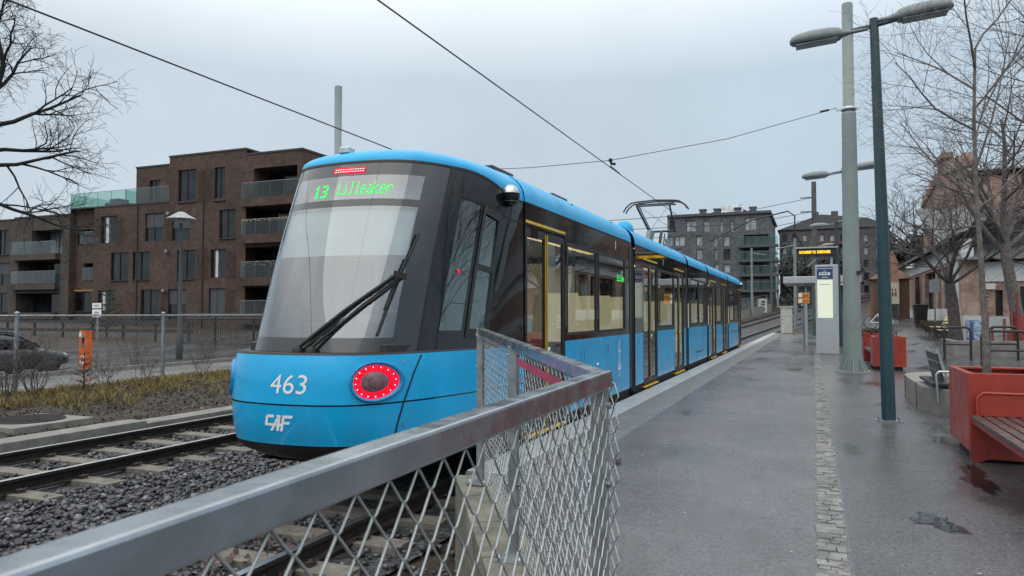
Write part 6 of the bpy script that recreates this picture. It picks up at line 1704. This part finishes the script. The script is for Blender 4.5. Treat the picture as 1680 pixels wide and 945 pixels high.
# gnarled old tree at the left edge (trunk outside the frame)
lt = Vector((-20.7, 25.5, -.4))
T1 = [(0,0,0),(.3,0,2.6),(.9,.1,4.6),(1.7,.2,6.2),(2.35,.2,7.6),(2.6,.1,8.5),(2.55,.1,9.4),(2.9,.1,10.6),(2.7,0,11.8)]
tree('old_tree', 'gnarled bare old tree with crooked dark limbs at the upper left', lt, T1, .36, .05,
     [(.62,(1,.1,.55),3.2,.085),(.62,(-.6,.2,.8),3.4,.09),(.44,(1,-.2,.12),3.4,.085),(.36,(1,.2,.05),3.6,.08),(.30,(.9,-.3,.05),2.6,.06),(.78,(.8,.2,.6),2.2,.07),(.88,(.6,-.2,.9),1.9,.05),(.93,(-.6,.1,.9),2.0,.05),(.55,(-.9,.1,.45),3.2,.11),(.5,(.8,.5,.3),2.6,.08),(.7,(-.7,-.3,.9),2.6,.07),(1,(.2,.1,1),1.7,.05),(1,(-.6,.1,.8),1.6,.05)],
     13, 'bark_dark', (6,6,4), 3, .22, .0, .0055, spread=(25,70), droop=.05)
tree('old_tree', 'upper branches of a second bare old tree cut by the left edge', Vector((-23.5, 27.5, -.4)), [(0,0,0),(.2,0,4),(.5,0,7),(.8,0,9.5)], .4, .12,
     [(.7,(.9,0,.7),3.4,.10),(.8,(.8,.2,1),3.4,.10),(.95,(.6,-.2,1),3.4,.09),(1,(.1,0,1),3.6,.1),(1,(.7,.1,.8),3.0,.08)], 17, 'bark_dark', (6,5,4), 3, .22, .02, .006, spread=(25,70))

# ------------------------------------------------------------------ conifers, shrubs, grass
def needles(g, p, d, ln, rnd, w_=.018, m=1):
    n = int(ln*70)
    for k in range(n):
        q = p+d*(ln*(k+rnd.random())/n); e = Vector((rnd.gauss(0,1),rnd.gauss(0,1),rnd.gauss(0,.8))).normalized(); e = (e+d*.6).normalized()*rnd.uniform(.06,.11)
        s_ = e.cross(Vector((rnd.random()-.5,rnd.random()-.5,1))).normalized()*w_*.5
        g.add([q-s_, q+s_, q+e], [[0,1,2]], m)
M['needle'] = mat('conifer_needles', (.026,.055,.030), .7, var=.4, vs=6)
def conifer(label, loc, h, rad, seed, tiers=9, nw=.03):
    rnd = random.Random(seed); t = thing('spruce_tree', label, 'conifer', loc, rnd.uniform(0,6))
    g = MB(); g.tube([(0,0,0),(rnd.uniform(-.03,.03),0,h*.5),(0,0,h)], [.012+h*.012,.01+h*.007,.005], 7); g.build('trunk', M['bark'], t)
    g = MB()
    for k in range(tiers):
        f = k/tiers; z = h*(.18+.80*f); L_ = rad*(1-f)**.8+.06
        for j in range(6):
            a = j*PI/3+k*.7+rnd.uniform(-.2,.2); d = Vector((math.cos(a),math.sin(a),.25+rnd.uniform(-.15,.25))).normalized(); ll = L_*rnd.uniform(.7,1.15); p0 = Vector((0,0,z))
            g.tube([p0,p0+d*ll],[.008,.003],3,0,cap=False); needles(g,p0+d*ll*.15,d,ll*.85,rnd,nw)
            if ll > .35:
                for sg in (-1,1):
                    e = d.copy(); e.rotate(Matrix.Rotation(sg*.7,3,'Z')); needles(g,p0+d*ll*.5,e,ll*.42,rnd,nw)
    g.build('crown', [M['bark'], M['needle']], t, fix=False); return t
conifer('tiny pine sapling on the bank in front of the line fence', fr(-15.2, 11.8, gleft(-15.2,11.8)), .95, .22, 3, 6, .016)
conifer('young dark spruce in front of the grey-brown house', fr(-34.0, 21.3, -.2), 3.3, 1.0, 5)
conifer('young spruce at the left corner of the brown block', fr(-38.5, 31.3, .1), 3.4, 1.1, 6)
M['dry_grass'] = toned('dry_grass', [(0, (.06,.042,.018)), (.4, (.17,.12,.042)), (.75, (.33,.25,.085)), (1, (.14,.17,.05))], .8)
def grass(n, regs, name, hmin, hmax, zf, mat_, wd=.006, bend=.5):
    Vs = []; tot = sum(r[4] for r in regs); P = []
    for a, b, c_, d, w_ in regs:
        k = int(n*w_/tot); nc = max(3, k//26); cx = RNG.uniform(a,b,nc); cy = RNG.uniform(c_,d,nc); i = RNG.integers(0,nc,k)
        P.append(np.column_stack([cx[i]+RNG.normal(0,.11,k), cy[i]+RNG.normal(0,.11,k)]))
    P = np.vstack(P); k = len(P); th = RNG.uniform(0,6.28,k); h = RNG.uniform(hmin,hmax,k); b = RNG.normal(0,bend,(k,2))*h[:,None]
    z = np.array([zf(p,q) for p,q in P]); ux, uy = np.cos(th)*wd, np.sin(th)*wd
    v = np.zeros((k,5,3))
    for j,(f,w_) in enumerate(((0,1),(0,-1),(.55,.8),(.55,-.8),(1,0))):
        v[:,j,0] = P[:,0]+ux*w_+b[:,0]*f*f; v[:,j,1] = P[:,1]+uy*w_+b[:,1]*f*f; v[:,j,2] = z+h*f*(1-.25*f)
    F = np.array([[0,1,3],[0,3,2],[2,3,4]]); F = (F[None]+(np.arange(k)*5)[:,None,None]).reshape(-1,3)
    o = np_object(name, v.reshape(-1,3), F, mat_, np.repeat(np.clip(RNG.normal(.5,.22,k),0,1),3)); o.rotation_euler.z = ANG; return stuff(o)
zg = lambda p, q: gleft(p, q)-.01
grass(12000, [(-16.3,-15.3,0,24,1.0),(-15.6,-13.9,9,15.5,.50),(-15.0,-13.0,10,19,.12)], 'dry_grass', .08, .28, zg, M['dry_grass'], .007, .45)
grass(7000, [(-21.6,-20.5,10,34,1)], 'verge_grass', .15, .4, zg, M['dry_grass'], .008, .4)
def shrub(label, L, s, h, n, seed, name='bare_shrub', z=None, m='bark', lv=2, spread=.5):
    rnd = random.Random(seed); t = thing(name, label, 'shrub', fr(L, s, gleft(L,s)-.02 if z is None else z), 0, None); g = MB()
    for k in range(n):
        a = rnd.uniform(0,6.28); d = Vector((math.cos(a)*spread*rnd.random(), math.sin(a)*spread*rnd.random(), 1)).normalized()
        grow(g, Vector((math.cos(a)*.08, math.sin(a)*.08, 0)), d, h*rnd.uniform(.6,1.1), .006+.003*h, 1, 1+lv, rnd, (3,4,3), .12, .02, (4,4,3,3), 0, .003)
    g.build('stems', M[m], t, fix=False); return t
for i,(L_, s_, h, n, lab) in enumerate(((-15.3,10.7,1.0,20,'tangle of dark dry stems at the foot of the leftmost fence post'),(-15.2,10.1,.9,16,'dark dry weeds left of the leftmost fence post'),(-15.3,12.4,.6,8,'sparse dry stems between the left fence posts'),(-15.1,13.3,.7,7,'thin dry weed stalks near the pine sapling'),(-15.3,15.4,.8,7,'dry stalks right of the second fence post'),(-21.2,21.8,1.1,10,'leafless shrub beside the foot of the black lamp'),(-21.1,18.2,1.1,10,'leafless shrub right of the orange machine'),(-21.2,25.5,1.2,10,'leafless shrub in front of the ramp railing'),(-15.0,16.6,.6,6,'low dry stems near the tram at the end of the bank'))):
    shrub(lab, L_, s_, h, n, 50+i)
# pale fallen twigs on the bank by the tram
tw = MB(); rnd = random.Random(77)
for k in range(9):
    a = rnd.uniform(.2,1.4); p = Vector((-14.4+rnd.uniform(-.6,.6), 14.2+rnd.uniform(-1.2,1.0), gleft(-14.4,15)+.03)); d = Vector((math.cos(a)*.6, math.sin(a), 0))
    tw.tube([p, p+d*.6+Vector((0,0,rnd.uniform(.02,.12))), p+d*1.3*rnd.uniform(.6,1.1)], [.013,.011,.006], 5)
tag(tw.build('brushwood', M['wood_pole'], frame=True, fix=False), 'small heap of pale fallen branches on the bank left of the tram nose', 'branches')
# heather at the annex, planter plants
M['heather'] = toned('heather', [(0, (.03,.035,.02)), (.5, (.09,.07,.045)), (1, (.16,.11,.07))], .8)
grass(3200, [(4.9,5.7,37.2,41.5,1)], 'heather_bed', .2, .55, lambda p, q: gplaza(p, q), M['heather'], .02, .5)
grass(500, [(1.5,2.15,26.3,27.2,1)], 'planter_plants', .15, .4, lambda p, q: .78, M['heather'], .02, .5)
# far wooded rise behind the station and between the blocks
def wood(name, regs, n, seed, mcol):
    r_ = np.random.default_rng(seed); P = []
    for (L0, L1, s0, s1, z0, z1, w_) in regs:
        k = int(n*w_); nc = max(4, k//160); c_ = np.column_stack([r_.uniform(L0,L1,nc), r_.uniform(s0,s1,nc), r_.uniform(z0,z1,nc)]); i = r_.integers(0,nc,k)
        q = c_[i]+r_.normal(0,1.0,(k,3))*np.array([1.3,1.3,1.2]); P.append(q)
    P = np.vstack(P); k = len(P); v = P[:,None,:]+r_.normal(0,.42,(k,3,3)); F = np.arange(k*3).reshape(-1,3)
    o = np_object(name, v.reshape(-1,3), F, mcol, np.clip(r_.normal(.45,.2,k),0,1)); o.rotation_euler.z = ANG; return stuff(o)
M['woodland'] = toned('far_woodland', [(0, (.05,.058,.058)), (.5, (.085,.092,.09)), (1, (.13,.13,.128))], .9)  # greys lifted so the foliage colour carries the distance haze
wood('far_woodland', [(9,24,124,140,3,12.5,.7),(20,60,128,150,3,15,.8),(-3,4,112,126,2,9,.12),(-60,-20,112,135,2,9,.4)], 12000, 5, M['woodland'])
